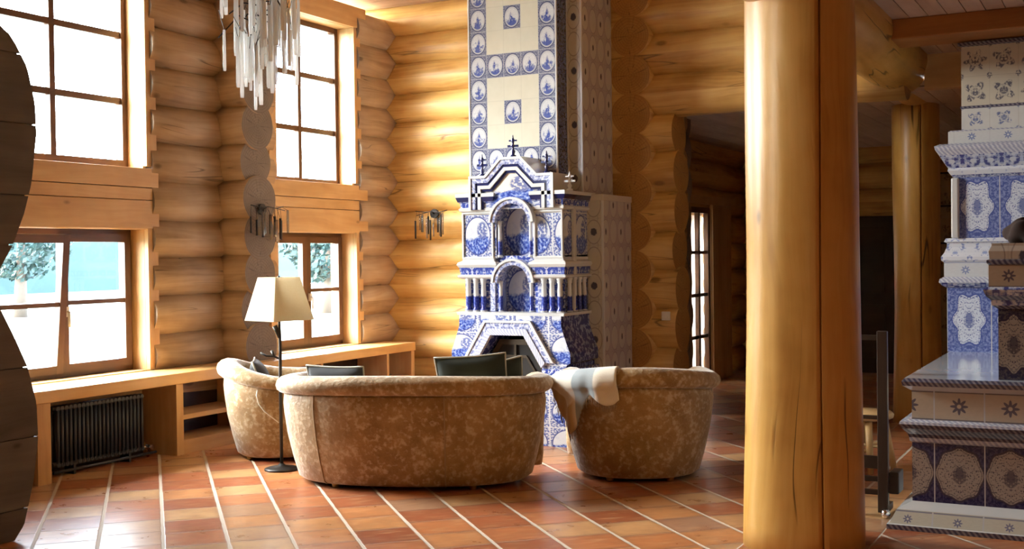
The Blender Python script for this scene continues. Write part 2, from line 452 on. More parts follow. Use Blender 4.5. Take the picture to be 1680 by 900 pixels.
def mat_cartouche(name, w, h, u0, v0, ground, ground2, field, ink, lobes=6., asp=1., amp=.05, base=.36, split=True):
    n = NT(name); iu, iv, fu, fv = cells(n, w, h, u0, v0)
    th = n.atan2(fv, n.abs(fu)); r = n.sqrt((fu * fu) / (asp * asp) + fv * fv)
    R = n.cos(th * lobes) * amp + base
    a = n.noise(n.xyz(n.abs(fu) * 16., fv * 16. * h / w, 2.), 1., 3., .6); b = n.noise(n.xyz(n.abs(fu) * 26., fv * 26. * h / w, 6.), 1., 2.)
    g = n.mix(n.sat((a - .5) * 7. + .4), ground, ground2)
    fl = n.mix(n.sat((b - .54) * 9.), field, ink)
    cx = n.sat((.16 - r) * 14. + (a - .5) * 5.); fl = n.mix(cx * .8, fl, ink)
    c = n.mix(n.below(r, R, .02), g, fl)
    c = n.mix(n.band(r, R, .016, .015), c, ink); c = n.mix(n.band(r, R - .045, .006, .01) * .7, c, ink)
    return glaze(n, n.mix(n.above(n.abs(fu), .488, .006), c, WHT if split else ground))
def mat_floral(name, w, h, u0, v0, ground, ink):
    n = NT(name); iu, iv, fu, fv = cells(n, w, h, u0, v0)
    rr = n.rnd(iu, iv + 3.); x = fu * (w / h)
    r = n.sqrt(x * x + fv * fv); th = n.atan2(fv, x)
    k = n.floor(rr * 4.) + 3.
    R = n.cos(th * k + rr * 6.) * .09 + .27
    a = n.noise(n.xyz(n.abs(fu) * 13. + iu * 3., fv * 13. + iv * 7., rr * 5.), 1., 2.5)
    f = n.below(r, R, .05) * n.sat((a - .40) * 7.) * (1. - n.band(r, .15, .03, .03) * .8)
    corner = n.sqrt((n.abs(fu) - .5) * (n.abs(fu) - .5) + (n.abs(fv) - .5) * (n.abs(fv) - .5))
    f = n.sat(f + n.below(corner, .10, .03) * n.sat((a - .4) * 6.))
    nz = n.noise(n.xyz(fu * 2. + iu, fv * 2. + iv), 1., 2.)
    c = n.mix(nz, tuple(q * .86 for q in ground), ground)
    c = n.mix(f * .9, c, ink)
    return glaze(n, n.mix(seam(n, fu, fv, .49) * .4, c, (.4, .38, .34)))

T_CHIM = mat_chimney_front()
T_STRIP = mat_oval('tall_oval_tile_strip', .146, .235, -4.349, 2.62, (.60, .56, .48), (.25, .21, .19), (.03, .03, .08), True)
T_STRIP2 = mat_oval('tall_oval_tile_strip_low', .172, .235, -4.20, 2.62, (.60, .56, .48), (.25, .21, .19), (.03, .03, .08), True)
T_PANEL = mat_oval('small_oval_tile_panel', .171, .2345, 9.316, 2.62, (.55, .52, .50), (.30, .26, .29), (.06, .05, .08), False)
T_WHITE = mat_plain('white_glaze', (.62, .63, .63), .14, coat=.4, nz=.06)
T_DKB = mat_baroque('dark_scroll_tiles', (.10, .11, .20), (.022, .025, .09), 40., .47)
T_FRIEZE = mat_baroque('blue_frieze_tiles', (.56, .58, .65), (.035, .06, .30), 36., .45, .24, None)
T_HOOD = mat_baroque('grey_blue_hood_band', (.55, .57, .66), (.16, .18, .36), 48., .50, .2)
T_BLUEFACE = mat_baroque('blue_landscape_glaze', (.03, .045, .20), (.22, .27, .48), 22., .57)
T_NAVY = mat_plain('navy_glaze', (.012, .016, .085), .15, coat=.4)
T_SCENE = mat_scene('landscape_medallions', .29, .37, -5.14, 1.59)
T_SCENE_R = mat_scene('landscape_medallions_wide', .27, .37, -4.445, 1.59)
T_SCENE_N = mat_scene('niche_landscape', .34, .46, -4.81, 1.58)
T_SCENE_M = mat_scene('niche_landscape_low', .34, .42, -4.81, 1.08)
T_SCENE_P = mat_scene('pediment_landscape', .62, .34, -4.96, 2.0, True)
T_SCENE_S = mat_scene('side_medallions', .27, .37, 8.80, 1.59)
T_SCENE_H = mat_scene('hood_landscapes', .34, .26, -5.30, .68)
def mat_colonette():
    n = NT('blue_footed_colonette'); u, v = n.uv()
    b = n.noise(n.xyz(u * 60., v * 60.), 1., 2.)
    t = n.mod(v - 1.10, .475)                       # height inside either tier
    lo = n.below(t + (b - .5) * .05, .155, .02) * n.above(t, .03, .01)
    c = n.mix(lo, (.60, .61, .62), n.mix(n.sat((b - .45) * 5.), (.015, .025, .22), (.05, .09, .42)))
    return glaze(n, c)
T_COL = mat_colonette()

S_BLUE = mat_cartouche('blue_cartouche_tiles', .30, .46, -1.16, .867, (.09, .13, .38), (.26, .33, .62), (.70, .77, .88), (.09, .13, .40), 6., .84, .05, .41)
S_BLUE2 = mat_cartouche('blue_cartouche_tiles_high', .30, .46, -1.10, 1.68, (.09, .13, .38), (.26, .33, .62), (.70, .77, .88), (.09, .13, .40), 6., .84, .05, .41)
S_DADO = mat_cartouche('dark_roundel_tiles', .27, .35, -.985, .145, (.018, .02, .085), (.07, .07, .15), (.42, .38, .34), (.05, .045, .08), 8., 1.12, .015, .425)
S_BLOCK = mat_cartouche('shaded_roundel_tiles', .27, .40, -.70, .867, (.03, .028, .06), (.10, .085, .09), (.34, .29, .24), (.04, .035, .06), 8., 1., .03, .40)  # brown shade on the block front is put into these tile colours
S_STAR = mat_star('star_tiles', .27, .165, -.985, .625, (.60, .52, .40), (.07, .07, .13))
S_STAR2 = mat_star('star_skirt_tiles', .27, .09, -.985, .02, (.66, .66, .56), (.14, .15, .28))
S_STARB = mat_star('pale_star_tiles', .30, .11, -1.18, 1.40, (.70, .74, .78), (.20, .26, .50))
S_STARC = mat_star('pale_star_tiles_high', .24, .10, -1.10, 2.36, (.70, .73, .74), (.16, .22, .46))
S_STARK = mat_star('shaded_star_tiles', .27, .125, -.72, 1.39, (.50, .41, .30), (.07, .06, .10))  # star tiles browned by the same painted shade
S_ROPE = mat_rope('dark_rope_moulding', (.07, .07, .12), (.28, .27, .31), .03)
S_ROPEW = mat_rope('pale_rope_moulding', (.38, .41, .56), (.70, .73, .78), .03)
S_CORN = mat_baroque('blue_cornice_tiles', (.60, .65, .74), (.06, .07, .26), 26., .5, .26)
S_PALE = mat_baroque('pale_sprig_tiles', (.76, .81, .90), (.24, .31, .58), 30., .63, .2)
S_TOP = mat_plain('pale_blue_glaze', (.66, .73, .82), .12, coat=.5, nz=.08)
S_FLOR = mat_floral('flower_tiles', .19, .225, -1.055, 2.62, (.66, .63, .52), (.09, .09, .14))
S_FLORL = mat_floral('flower_tiles_low', .19, .16, -1.055, 2.46, (.70, .72, .70), (.10, .15, .36))

# ---- cloth --------------------------------------------------------
def mat_velvet():
    n = NT('crushed_gold_velvet'); o = n.obj()
    a = n.noise(o, 9., 4., .65); b = n.noise(o, 28., 3., .6); w = n.noise(o, 3., 2.)
    blot = n.sat((b - .50) * 6. + (a - .5) * 3.)
    c = n.ramp(n.sat(a * .6 + w * .4), (.3, (.21, .12, .043)), (.5, (.33, .205, .085)), (.7, (.44, .30, .15)))
    c = n.mix(blot * .55, c, (.64, .54, .37))
    return n.pbr(c, n.sat(.62 - blot * .18), normal=n.bump(b + a * .7, .55, .012), sheen=.5, spec=.4)
VELVET = mat_velvet()
PIPING = mat_plain('tan_piping', (.36, .26, .15), .7)
GREEN = mat_plain('dark_green_velvet', (.018, .028, .022), .8, nz=.3, sheen=.15)
GREYC = mat_plain('slate_grey_cloth', (.04, .045, .052), .85, nz=.3, sheen=.1)
PALEPIPE = mat_plain('pale_cushion_piping', (.42, .43, .38), .6)
def mat_throw():
    n = NT('striped_wool_throw'); u, v = n.uv()
    e = n.noise(n.xyz(u * 90., v * 90.), 1., 2.)
    grey = n.band(u, .62, .14, .015)
    c = n.mix(grey, (.76, .73, .64), (.30, .36, .40))
    c = n.mix(n.above(v, .80, .02) * n.below(u, .45, .05), c, (.55, .40, .22))
    c = n.mix((e - .3) * .35, c, (.5, .42, .32))
    return n.pbr(c, .9, sheen=.4, normal=n.bump(e, .3, .004))
THROW = mat_throw()
def mat_shade():
    n = NT('cream_lamp_fabric')
    d = n.N('ShaderNodeBsdfDiffuse'); t = n.N('ShaderNodeBsdfTranslucent'); m = n.N('ShaderNodeMixShader')
    w = n.noise(n.obj(), 60., 2.)
    c = n.mix(w, (.80, .74, .58), (.86, .81, .68))
    n.put(d.inputs[0], c); n.put(t.inputs[0], c); m.inputs[0].default_value = .45
    n.t.links.new(d.outputs[0], m.inputs[1]); n.t.links.new(t.outputs[0], m.inputs[2]); n.t.links.new(m.outputs[0], n.out.inputs[0])
    return n.mat
SHADE = mat_shade()
def mat_glass(name, tint, refl=.12, milk=0.):
    n = NT(name)
    tr = n.N('ShaderNodeBsdfTransparent'); gl = n.N('ShaderNodeBsdfGlossy'); fr = n.N('ShaderNodeFresnel'); m = n.N('ShaderNodeMixShader')
    n.put(tr.inputs[0], tint); gl.inputs['Roughness'].default_value = .02; fr.inputs[0].default_value = 1.45
    ge = n.N('ShaderNodeNewGeometry'); n.put(m.inputs[0], V(n, fr.outputs[0]) * (1. - V(n, ge.outputs['Backfacing']))); n.t.links.new(tr.outputs[0], m.inputs[1]); n.t.links.new(gl.outputs[0], m.inputs[2])
    o = m
    if milk:
        tl = n.N('ShaderNodeBsdfTranslucent'); n.put(tl.inputs[0], (.95, .95, .93))
        df = n.N('ShaderNodeBsdfDiffuse'); n.put(df.inputs[0], (.95, .95, .93))
        mm = n.N('ShaderNodeMixShader'); mm.inputs[0].default_value = .5
        n.t.links.new(tl.outputs[0], mm.inputs[1]); n.t.links.new(df.outputs[0], mm.inputs[2])
        o = n.N('ShaderNodeMixShader'); o.inputs[0].default_value = milk
        n.t.links.new(m.outputs[0], o.inputs[1]); n.t.links.new(mm.outputs[0], o.inputs[2])
    n.t.links.new(o.outputs[0], n.out.inputs[0]); return n.mat
GLASS = mat_glass('window_glass', (.97, .99, 1.))
ROD = mat_glass('frosted_glass_rod', (.95, .96, .97), .2, .85)
SMOKE = mat_glass('smoky_glass_rod', (.55, .48, .36), .2, .12)
LEAF = mat_plain('tree_leaves', (.016, .042, .036), .6, nz=.5, nscale=3.)
BARK = mat_plain('bark', (.10, .07, .05), .8)
GRASSM = mat_plain('pale_meadow', (.13, .16, .13), .9, nz=.3, nscale=.6)
HOUSEW = mat_wood('larch_cladding', (.40, .25, .12), (.52, .34, .18), (.6, .42, .24), .6, .5, 0)
ROOFM = mat_plain('slate_roof', (.12, .11, .11), .7)
CONC = mat_plain('weathered_rail', (.30, .31, .33), .8)
# ------------------------------------------------------------------ the setting
def portal(name, loc, rot, sx, sy):
    l = bpy.data.lights.new(name, 'AREA'); l.shape = 'RECTANGLE'; l.size = sx; l.size_y = sy
    l.cycles.is_portal = True
    o = bpy.data.objects.new(name, l); COL.objects.link(o); o.location = loc; o.rotation_euler = rot; return o

m = MB(); m.box(-7.9, 3.4, -3.2, 15.8, -.12, 0.); struct(m.build('floor', FLOOR), 'floor of worn terracotta tiles laid diagonally with pale grout', 'floor')

# left wall: horizontal logs, openings for the windows
W1, W2, W_FILL = (5.72, 7.25), (8.95, 10.25), (1.3, 2.5)
ZL0, ZL1, ZU0, ZU1 = .68, 1.86, 2.37, 4.05
LP = .327
m = MB(); lz = []
k = 0
while True:
    z = .4755 + LP * k
    if z > 4.3: break
    lz.append(z); k += 1
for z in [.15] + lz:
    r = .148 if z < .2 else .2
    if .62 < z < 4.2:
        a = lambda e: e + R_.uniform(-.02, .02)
        segs = ([(-3., W_FILL[0] - .03), (W_FILL[1] + .03, W1[0] - .06)] if z > 2.3 else [(-3., W1[0] - .06)]) + [ (W1[1] + .05, W2[0] - .06), (W2[1] + .05, 11.25)]
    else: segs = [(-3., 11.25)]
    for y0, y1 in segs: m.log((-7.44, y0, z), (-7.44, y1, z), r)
struct(m.build('wall_left', [WOOD_LOG_BACKLIT, END]), 'left wall of stacked round logs around the tall windows', 'wall')

# cross wall's log ends standing out between the two windows
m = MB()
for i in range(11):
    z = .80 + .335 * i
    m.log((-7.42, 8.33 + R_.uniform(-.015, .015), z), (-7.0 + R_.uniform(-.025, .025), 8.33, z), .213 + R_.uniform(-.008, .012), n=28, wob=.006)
struct(m.build('wall_left_stub', [WOOD_LOG_BACKLIT, END]), 'column of sawn log ends jutting out between the two tall windows', 'wall')

# back wall
m = MB()
for i in range(13):
    z = .313 + LP * i
    if z > 4.35: break
    m.log((-7.85, 11.12, z), (-3.9, 11.12, z), .2 + R_.uniform(-.006, .006))
m.box(-7.6, -3.9, 11.0, 11.25, 0, .14, 0, 'x')
struct(m.build('wall_back', [WOOD_LOG, END]), 'golden log wall behind the tiled fireplace', 'wall')

# wall with the wide opening to the hall, and the log ends of the wall behind it
m = MB()
RP = .357
for i in range(13):
    z = .203 + RP * i
    if z > 4.4: break
    x1 = -3.625 + R_.uniform(-.018, .018) if z < 2.85 else -1.62
    m.log((-4.7, 10.215, z), (x1, 10.215, z), .205 if z > .21 else .2, wob=.014)
struct(m.build('wall_right', [WOOD_LOG, END_W]), 'orange log wall right of the fireplace with a wide opening to the hall', 'wall')
m = MB()
for i in range(12):
    z = .38 + RP * i
    if z > 4.3: break
    m.log((-4.02, 9.985 + R_.uniform(-.008, .008), z), (-4.02, 11.0, z), .188 + R_.uniform(-.006, .008), n=28, wob=.006)
struct(m.build('wall_right_stub', [WOOD_LOG, END_W]), 'row of round log ends beside the tiled chimney', 'wall')

# ceilings
m = MB()
for i in range(60):
    y = -3. + i * .24
    if y > 11.2: break
    m.box(-7.8, -1.55, y + .004, y + .236, 4.40, 4.44, 0, 'x')
m.box(-7.9, -1.4, -3.2, 11.4, 4.45, 4.5, 0, 'x')
struct(m.build('ceiling', WOOD_CEIL), 'high plank ceiling of the main room', 'ceiling')
m = MB()
for i in range(40):
    x = -1.60 + i * .125
    if x > 3.3: break
    m.box(x + .003, x + .122, -3., 10.3, 3.24, 3.27, 0, 'y')
m.box(-1.6, 3.4, -3, 10.3, 3.275, 3.30, 0, 'y')
struct(m.build('ceiling_gallery', WOOD_CEIL), 'low ceiling of grey-brown planks over the tiled stove', 'ceiling')
m = MB()
for i in range(30):
    x = -4.7 + i * .2
    if x > 3.3: break
    m.box(x + .003, x + .197, 10.42, 15.8, 2.95, 2.99, 0, 'y')
m.box(-5.0, 3.4, 10.42, 16., 3.0, 3.05, 0, 'y')
struct(m.build('ceiling_hall', WOOD_CEIL), 'low plank ceiling of the dark hall', 'ceiling')
m = MB(); m.box(-1.5, 3.4, 8.62, 9.04, 3.10, 3.24, 0, 'x')
struct(m.build('trim_1', WOOD_BEAM, bevel=.008), 'red-brown squared ceiling beam above the tiled stove', 'beam')
m = MB(); m.box(-1.5, 3.4, 5.2, 5.62, 3.10, 3.24, 0, 'x')
struct(m.build('trim_2', WOOD_BEAM, bevel=.008), 'red-brown squared ceiling beam near the big log pillar', 'beam')

m = MB(); m.box(-1.5, 3.4, 10.305, 10.415, 2.95, 3.3, 0, 'x'); m.box(-1.62, -1.5, -3.2, 10.3, 3.3, 4.5, 0, 'y')
struct(m.build('wall_hall_head', WOOD_BOARD), 'boards closing the step between the two low ceilings', 'wall')
# the big round beam along the gallery edge, the log wall above it, and its two pillars
m = MB()
m.log((-1.72, -3., 3.19), (-1.72, 11.72, 3.19), .255, 0, 1, 32, .01)
struct(m.build('trim_3', [WOOD_PILLAR, END]), 'thick round log beam resting on the far pillar', 'beam')
m = MB()
for z in (3.60, 3.93, 4.26): m.log((-1.72, -3., z), (-1.72, 10.1, z), .2)
struct(m.build('wall_gallery', [WOOD_LOG, END]), 'logs stacked above the round beam', 'wall')

def pillar(name, cx, cy, z0, z1, r0, r1, ang, mat, label, n=64, kw=.012, kd=.05):
    """a stripped trunk with a straight relief kerf sawn down it"""
    m = MB(); rows = []; K = 26; ph = [R_.random() * 6 for _ in range(5)]; ou = R_.random() * 9
    angs = [2 * PI * i / n for i in range(n)]
    for d in (-kw * 1.6, -kw, -kw * .6, 0, kw * .6, kw, kw * 1.6): angs.append(d)
    angs = sorted(a % (2 * PI) for a in angs if True)
    angs = [a for i, a in enumerate(angs) if not (kw * 1.7 < min(a, 2 * PI - a) < .05)]
    for k in range(K + 1):
        z = z0 + (z1 - z0) * k / K; t = k / K; row = []
        for a in angs:
            r = r0 + (r1 - r0) * t + .008 * math.sin(2 * a + ph[0] + z * .8) + .006 * math.sin(3 * a + ph[1] - z * 1.3) + .006 * math.sin(z * 2.1 + ph[2])
            da = min(a, 2 * PI - a)
            if da < kw * .7: r -= kd
            elif da < kw * 1.2: r -= kd * .15
            th = a + ang
            row.append(m.vert(cx + r * math.cos(th), cy + r * math.sin(th), z))
        rows.append(row)
    for k in range(K):
        zA, zB = z0 + (z1 - z0) * k / K, z0 + (z1 - z0) * (k + 1) / K
        for i in range(len(angs)):
            j = (i + 1) % len(angs); a, b = angs[i], angs[j] if j else 2 * PI
            m.face((rows[k][i], rows[k][j], rows[k + 1][j], rows[k + 1][i]), [(zA + ou, a * r0), (zA + ou, b * r0), (zB + ou, b * r0), (zB + ou, a * r0)], 0, min(a, 2 * PI - a) > kw * 2)
    m.face(rows[0][::-1], None, 1); m.face(rows[-1], None, 1)
    return struct(m.build(name, [mat, END]), label, 'pillar')
pillar('pillar_near', -1.575, 6.38, 0, 3.30, .313, .288, math.radians(-57), WOOD_PILLAR, 'massive golden log pillar closest to the camera')
pillar('pillar_far', -1.74, 11.40, 0, 2.98, .215, .215, math.radians(-70), WOOD_PILLAR, 'slimmer log pillar under the end of the round beam', kw=.02, kd=.04)

# scalloped timber wall end close to the camera on the left
prof = [(-.01, 4.545), (.08, 4.624), (.317, 4.694), (.56, 4.734), (.777, 4.726), (.996, 4.667), (1.197, 4.567), (1.341, 4.488), (1.45, 4.455), (1.565, 4.494), (1.686, 4.578), (1.88, 4.666), (2.059, 4.722), (2.347, 4.763), (2.524, 4.758), (2.731, 4.707), (2.891, 4.606), (2.96, 4.50), (3.2, 4.34), (3.7, 4.15), (4.4, 4.05)]
def pf(z):
    for (a, ya), (b, yb) in zip(prof, prof[1:]):
        if z <= b:
            t = (z - a) / (b - a); return ya + (yb - ya) * t
    return prof[-1][1]
m = MB()
seams = [0, .178, .582, .99, 1.40, 1.70, 1.986, 2.40, 2.80, 3.2, 3.6, 4.0, 4.40]
for a, b in zip(seams, seams[1:]):
    zs = [a + .004 + (b - a - .008) * i / 8 for i in range(9)]
    ou = R_.random() * 9
    F = [m.vert(-5.65, 3.3, z) for z in zs]; G = [m.vert(-5.65, pf(z), z) for z in zs]
    F2 = [m.vert(-5.95, 3.3, z) for z in zs]; G2 = [m.vert(-5.95, pf(z), z) for z in zs]
    u = lambda *I: [(m.v[i][1] + ou, m.v[i][2]) for i in I]
    for i in range(8):
        q = (F[i], G[i], G[i + 1], F[i + 1]); m.face(q, u(*q), 0)
        q = (G2[i], F2[i], F2[i + 1], G2[i + 1]); m.face(q, u(*q), 0)
        q = (G[i], G2[i], G2[i + 1], G[i + 1]); m.face(q, None, 0)
        q = (F2[i], F[i], F[i + 1], F2[i + 1]); m.face(q, None, 0)
    m.face((F[-1], G[-1], G2[-1], F2[-1]), None, 0); m.face((G[0], F[0], F2[0], G2[0]), None, 0)
zs = [.01 + 4.38 * i / 60 for i in range(61)]
for x, sgn in ((-5.66, 1), (-5.94, -1)):
    F = [m.vert(x, 3.31, z) for z in zs]; G = [m.vert(x, pf(z) - .02, z) for z in zs]
    for i in range(60):
        q = (F[i], G[i], G[i + 1], F[i + 1]); m.face(q if sgn > 0 else q[::-1], None, 0)
    if sgn > 0: G1 = G
    else:
        for i in range(60): m.face((G1[i], G[i], G[i + 1], G1[i + 1]), None, 0)
struct(m.build('wall_left_end', WOOD_GREY), 'dark scalloped end of a timber wall at the left edge', 'wall')

# shell of the room out of view
m = MB(); m.box(-7.9, 3.4, -3.2, -3.0, 0, 4.4, 0, 'x')
struct(m.build('wall_near', WOOD_BEAM), 'log wall behind the camera', 'wall')
m = MB(); m.box(3.2, 3.4, -3.0, 15.8, 0, 4.4, 0, 'y')
struct(m.build('wall_far_right', WOOD_BEAM), 'log wall out at the far right', 'wall')

# ---- windows -------------------------------------------------------
def bars(m, x0, x1, y0, y1, z0, z1, w): # a rectangular frame in the wall plane
    m.box(x0, x1, y0, y0 + w, z0, z1, 0, 'z'); m.box(x0, x1, y1 - w, y1, z0, z1, 0, 'z')
    m.box(x0, x1, y0 + w, y1 - w, z0, z0 + w, 0, 'y'); m.box(x0, x1, y0 + w, y1 - w, z1 - w, z1, 0, 'y')
def upper_window(name, y0, y1, z0, z1, label):
    m = MB(); bars(m, -7.57, -7.49, y0, y1, z0, z1, .055)
    f = struct(m.build(name, WOOD_FRAME, loc=(-7.53, (y0 + y1) / 2, z0)), label, 'window')
    m = MB(); yc = (y0 + y1) / 2
    m.box(-7.555, -7.50, yc - .027, yc + .027, z0 + .055, z1 - .055, 0, 'z')
    for i in (1, 2):
        z = z0 + (z1 - z0) * i / 3; m.box(-7.55, -7.505, y0 + .055, yc - .022, z - .026, z + .026, 0, 'y'); m.box(-7.55, -7.505, yc + .022, y1 - .055, z - .026, z + .026, 0, 'y')
    m.build('muntin', WOOD_FRAME, f)
    m = MB(); m.box(-7.535, -7.528, y0 + .05, y1 - .05, z0 + .05, z1 - .05); m.build('pane', GLASS, f)
    portal('sky_portal', (-7.66, (y0 + y1) / 2, (z0 + z1) / 2), (0, -PI / 2, 0), z1 - z0, y1 - y0)
    return f
def sash(parent, y0, y1, z0, z1, x0, x1, tilt=0., handle=None):
    w = .065; m = MB(); bars(m, x0, x1, y0, y1, z0, z1, w)
    zc = z0 + (z1 - z0) * .5; m.box(x0 + .01, x1 - .008, y0 + w, y1 - w, zc - .018, zc + .018, 0, 'y')
    g = MB(); g.box((x0 + x1) / 2 - .003, (x0 + x1) / 2 + .003, y0 + w - .01, y1 - w + .01, z0 + w - .01, z1 - w + .01)
    if tilt:
        def T(p):
            c, s = math.cos(tilt), math.sin(tilt); dx, dz = p[0] - x0, p[2] - z0
            return (x0 + dx * c + dz * s, p[1], z0 - dx * s + dz * c)
        m.v = [T(p) for p in m.v]; g.v = [T(p) for p in g.v]
    s = m.build('sash', WOOD_FRAME, parent); g.build('pane', GLASS, s); return s
def lower_window(name, y0, y1, z0, z1, tilt, label):
    m = MB(); bars(m, -7.56, -7.475, y0, y1, z0, z1, .045)
    f = struct(m.build(name, WOOD_FRAME, loc=(-7.52, (y0 + y1) / 2, z0)), label, 'window')
    yc = (y0 + y1) / 2
    sash(f, y0 + .04, yc, z0 + .04, z1 - .04, -7.50, -7.44, tilt); s = sash(f, yc, y1 - .04, z0 + .04, z1 - .04, -7.50, -7.44)
    m = MB(); m.box(-7.44, -7.415, yc + .02, yc + .05, 1.16, 1.24); m.tube([(-7.42, yc + .035, 1.20), (-7.40, yc + .035, 1.20), (-7.395, yc + .03, 1.13), (-7.395, yc + .03, 1.08)], .011, 8)
    part_label(m.build('handle', WHITEP, f), 'white window handle')
    portal('sky_portal', (-7.66, yc, (z0 + z1) / 2), (0, -PI / 2, 0), z1 - z0, y1 - y0)
    return f
upper_window('window_1', *W1, ZU0 + .02, ZU1, 'tall upper window nearest the camera, panes blown out by the sky')
lower_window('window_2', *W1, ZL0, ZL1, .10, 'lower double window nearest the camera, left sash tilted ajar')
upper_window('window_3', *W2, ZU0, ZU1, 'tall upper window beside the glass chandelier')
upper_window('window_fill', *W_FILL, ZU0, ZU1, 'added upper window further along the left wall, out of view, for fill daylight')  # added opening, never in frame, brings extra daylight to the stove
lower_window('window_4', *W2, ZL0, ZL1, 0., 'lower double window behind the cream lampshade')

def casing(name, y0, y1, ext, label):
    m = MB(); X0, X1 = -7.32, -7.275
    m.box(X0, X1, y1, y1 + .115, ZU0 + .02, ZU1 + .02, 0, 'z'); m.box(X0, X1, y0 - .115, y0, ZU0 + .02, ZU1 + .02, 0, 'z')
    m.box(X0, X1, y1, y1 + .115, ZL0, ZL1 + .01, 0, 'z'); m.box(X0, X1, y0 - .115, y0, ZL0, ZL1 + .01, 0, 'z')
    for a, b in ((ZL1 + .005, 2.10), (2.106, 2.205), (2.212, ZU0)): m.box(X0 - .01, X1 + .006, y0 - ext, y1 + ext, a, b, 0, 'y')
    m.box(X0, X1 + .012, y0 - ext, y1 + ext, ZU1, ZU1 + .22, 0, 'y')
    m.box(-7.6, X0 - .012, y0 - .04, y1 + .04, ZL1 + .032, ZU0 - .032, 0, 'y')
    # linings of the openings
    for z0, z1 in ((ZL0, ZL1), (ZU0, ZU1)):
        m.box(-7.62, X0, y1, y1 + .03, z0, z1, 0, 'z'); m.box(-7.62, X0, y0 - .03, y0, z0, z1, 0, 'z')
        m.box(-7.62, X0 + .02, y0 - .03, y1 + .03, z1, z1 + .03, 0, 'y'); m.box(-7.62, X0 + .02, y0 - .03, y1 + .03, z0 - .03, z0, 0, 'y')
    return struct(m.build(name, WOOD_BOARD, bevel=.003), label, 'trim')
casing('trim_4', *W1, .125, 'flat pine boards framing the windows nearest the camera')
casing('trim_5', *W2, .21, 'flat pine boards framing the windows beside the chandelier')
# ---- hall beyond the opening ---------------------------------------
m = MB()
for i in range(9):
    z = .17 + .345 * i
    a = 13.15 if z < 2.2 else None
    for y0, y1 in ([(11.2, 13.15), (14.8, 15.7)] if a else [(11.2, 15.7)]): m.log((-4.78, y0, z), (-4.78, y1, z), .19)
struct(m.build('wall_hall_left', [WOOD_LOG, END]), 'dim log wall at the left of the hall', 'wall')
m = MB()
for i in range(9):
    z = .17 + .345 * i
    for x0, x1 in ([(-4.9, -3.3), (-2.2, 3.3)] if z < 1.95 else [(-4.9, 3.3)]): m.log((x0, 15.8, z), (x1, 15.8, z), .19)
struct(m.build('wall_hall_back', [WOOD_LOG, END]), 'dim log wall at the back of the hall', 'wall')
m = MB(); m.box(-3.36, -2.14, 15.75, 15.85, 0, 2.08, 0, 'z')
d = struct(m.build('door_2', WOOD_DARK), 'dark door at the back of the hall', 'door')
m = MB()
for x in (-3.22, -2.70): m.box(x, x + .42, 15.735, 15.75, .2, .9); m.box(x, x + .42, 15.735, 15.75, 1.05, 1.92)
m.build('panel', WOOD_DARK, d, bevel=.006)
y0, y1 = 13.24, 14.02
m = MB(); bars(m, -4.66, -4.60, y0, y1, 0, 2.16, .07); m.box(-4.655, -4.605, (y0 + y1) / 2 - .03, (y0 + y1) / 2 + .03, .07, 2.09)
for z in (.58, 1.09, 1.61): m.box(-4.65, -4.61, y0 + .07, y1 - .07, z - .02, z + .02)
d = struct(m.build('door_1', WOOD_FRAME), 'narrow glazed door in the hall with dark glazing bars', 'door')
m = MB(); m.box(-4.634, -4.628, y0 + .06, y1 - .06, .06, 2.10); m.build('pane', GLASS, d)
m = MB(); m.box(-4.66, -4.56, 14.03, 14.78, 0, 2.20, 0, 'z'); m.box(-4.66, -4.57, 13.12, 13.235, 0, 2.20, 0, 'z'); m.box(-4.66, -4.56, 13.12, 14.78, 2.20, 2.30, 0, 'y')
struct(m.build('trim_7', WOOD_BOARD, bevel=.004), 'pine boards around the glazed hall door', 'trim')
m = MB(); NC = 60
rows = [[m.vert(-4.70 + .012 * math.sin(i * .9) + .004 * math.sin(i * 2.1), 13.25 + .76 * i / NC, z) for z in (.02, .7, 1.4, 2.14)] for i in range(NC + 1)]
for i in range(NC):
    for j in range(3): m.face((rows[i][j], rows[i + 1][j], rows[i + 1][j + 1], rows[i][j + 1]), None, 0, True)
cn = NT('sheer_voile'); dd = cn.N('ShaderNodeBsdfDiffuse'); tt = cn.N('ShaderNodeBsdfTranslucent'); mm = cn.N('ShaderNodeMixShader'); mm.inputs[0].default_value = .5
cn.put(dd.inputs[0], (.78, .76, .70)); cn.put(tt.inputs[0], (.78, .76, .70)); cn.t.links.new(dd.outputs[0], mm.inputs[1]); cn.t.links.new(tt.outputs[0], mm.inputs[2]); cn.t.links.new(mm.outputs[0], cn.out.inputs[0])
tag(m.build('sheer_curtain', cn.mat, loc=(-4.70, 13.63, .02)), 'greyish white sheer curtain behind the panes of the glazed hall door', 'curtain')
portal('sky_portal', (-4.78, 13.63, 1.1), (0, -PI / 2, 0), 2.1, .8)

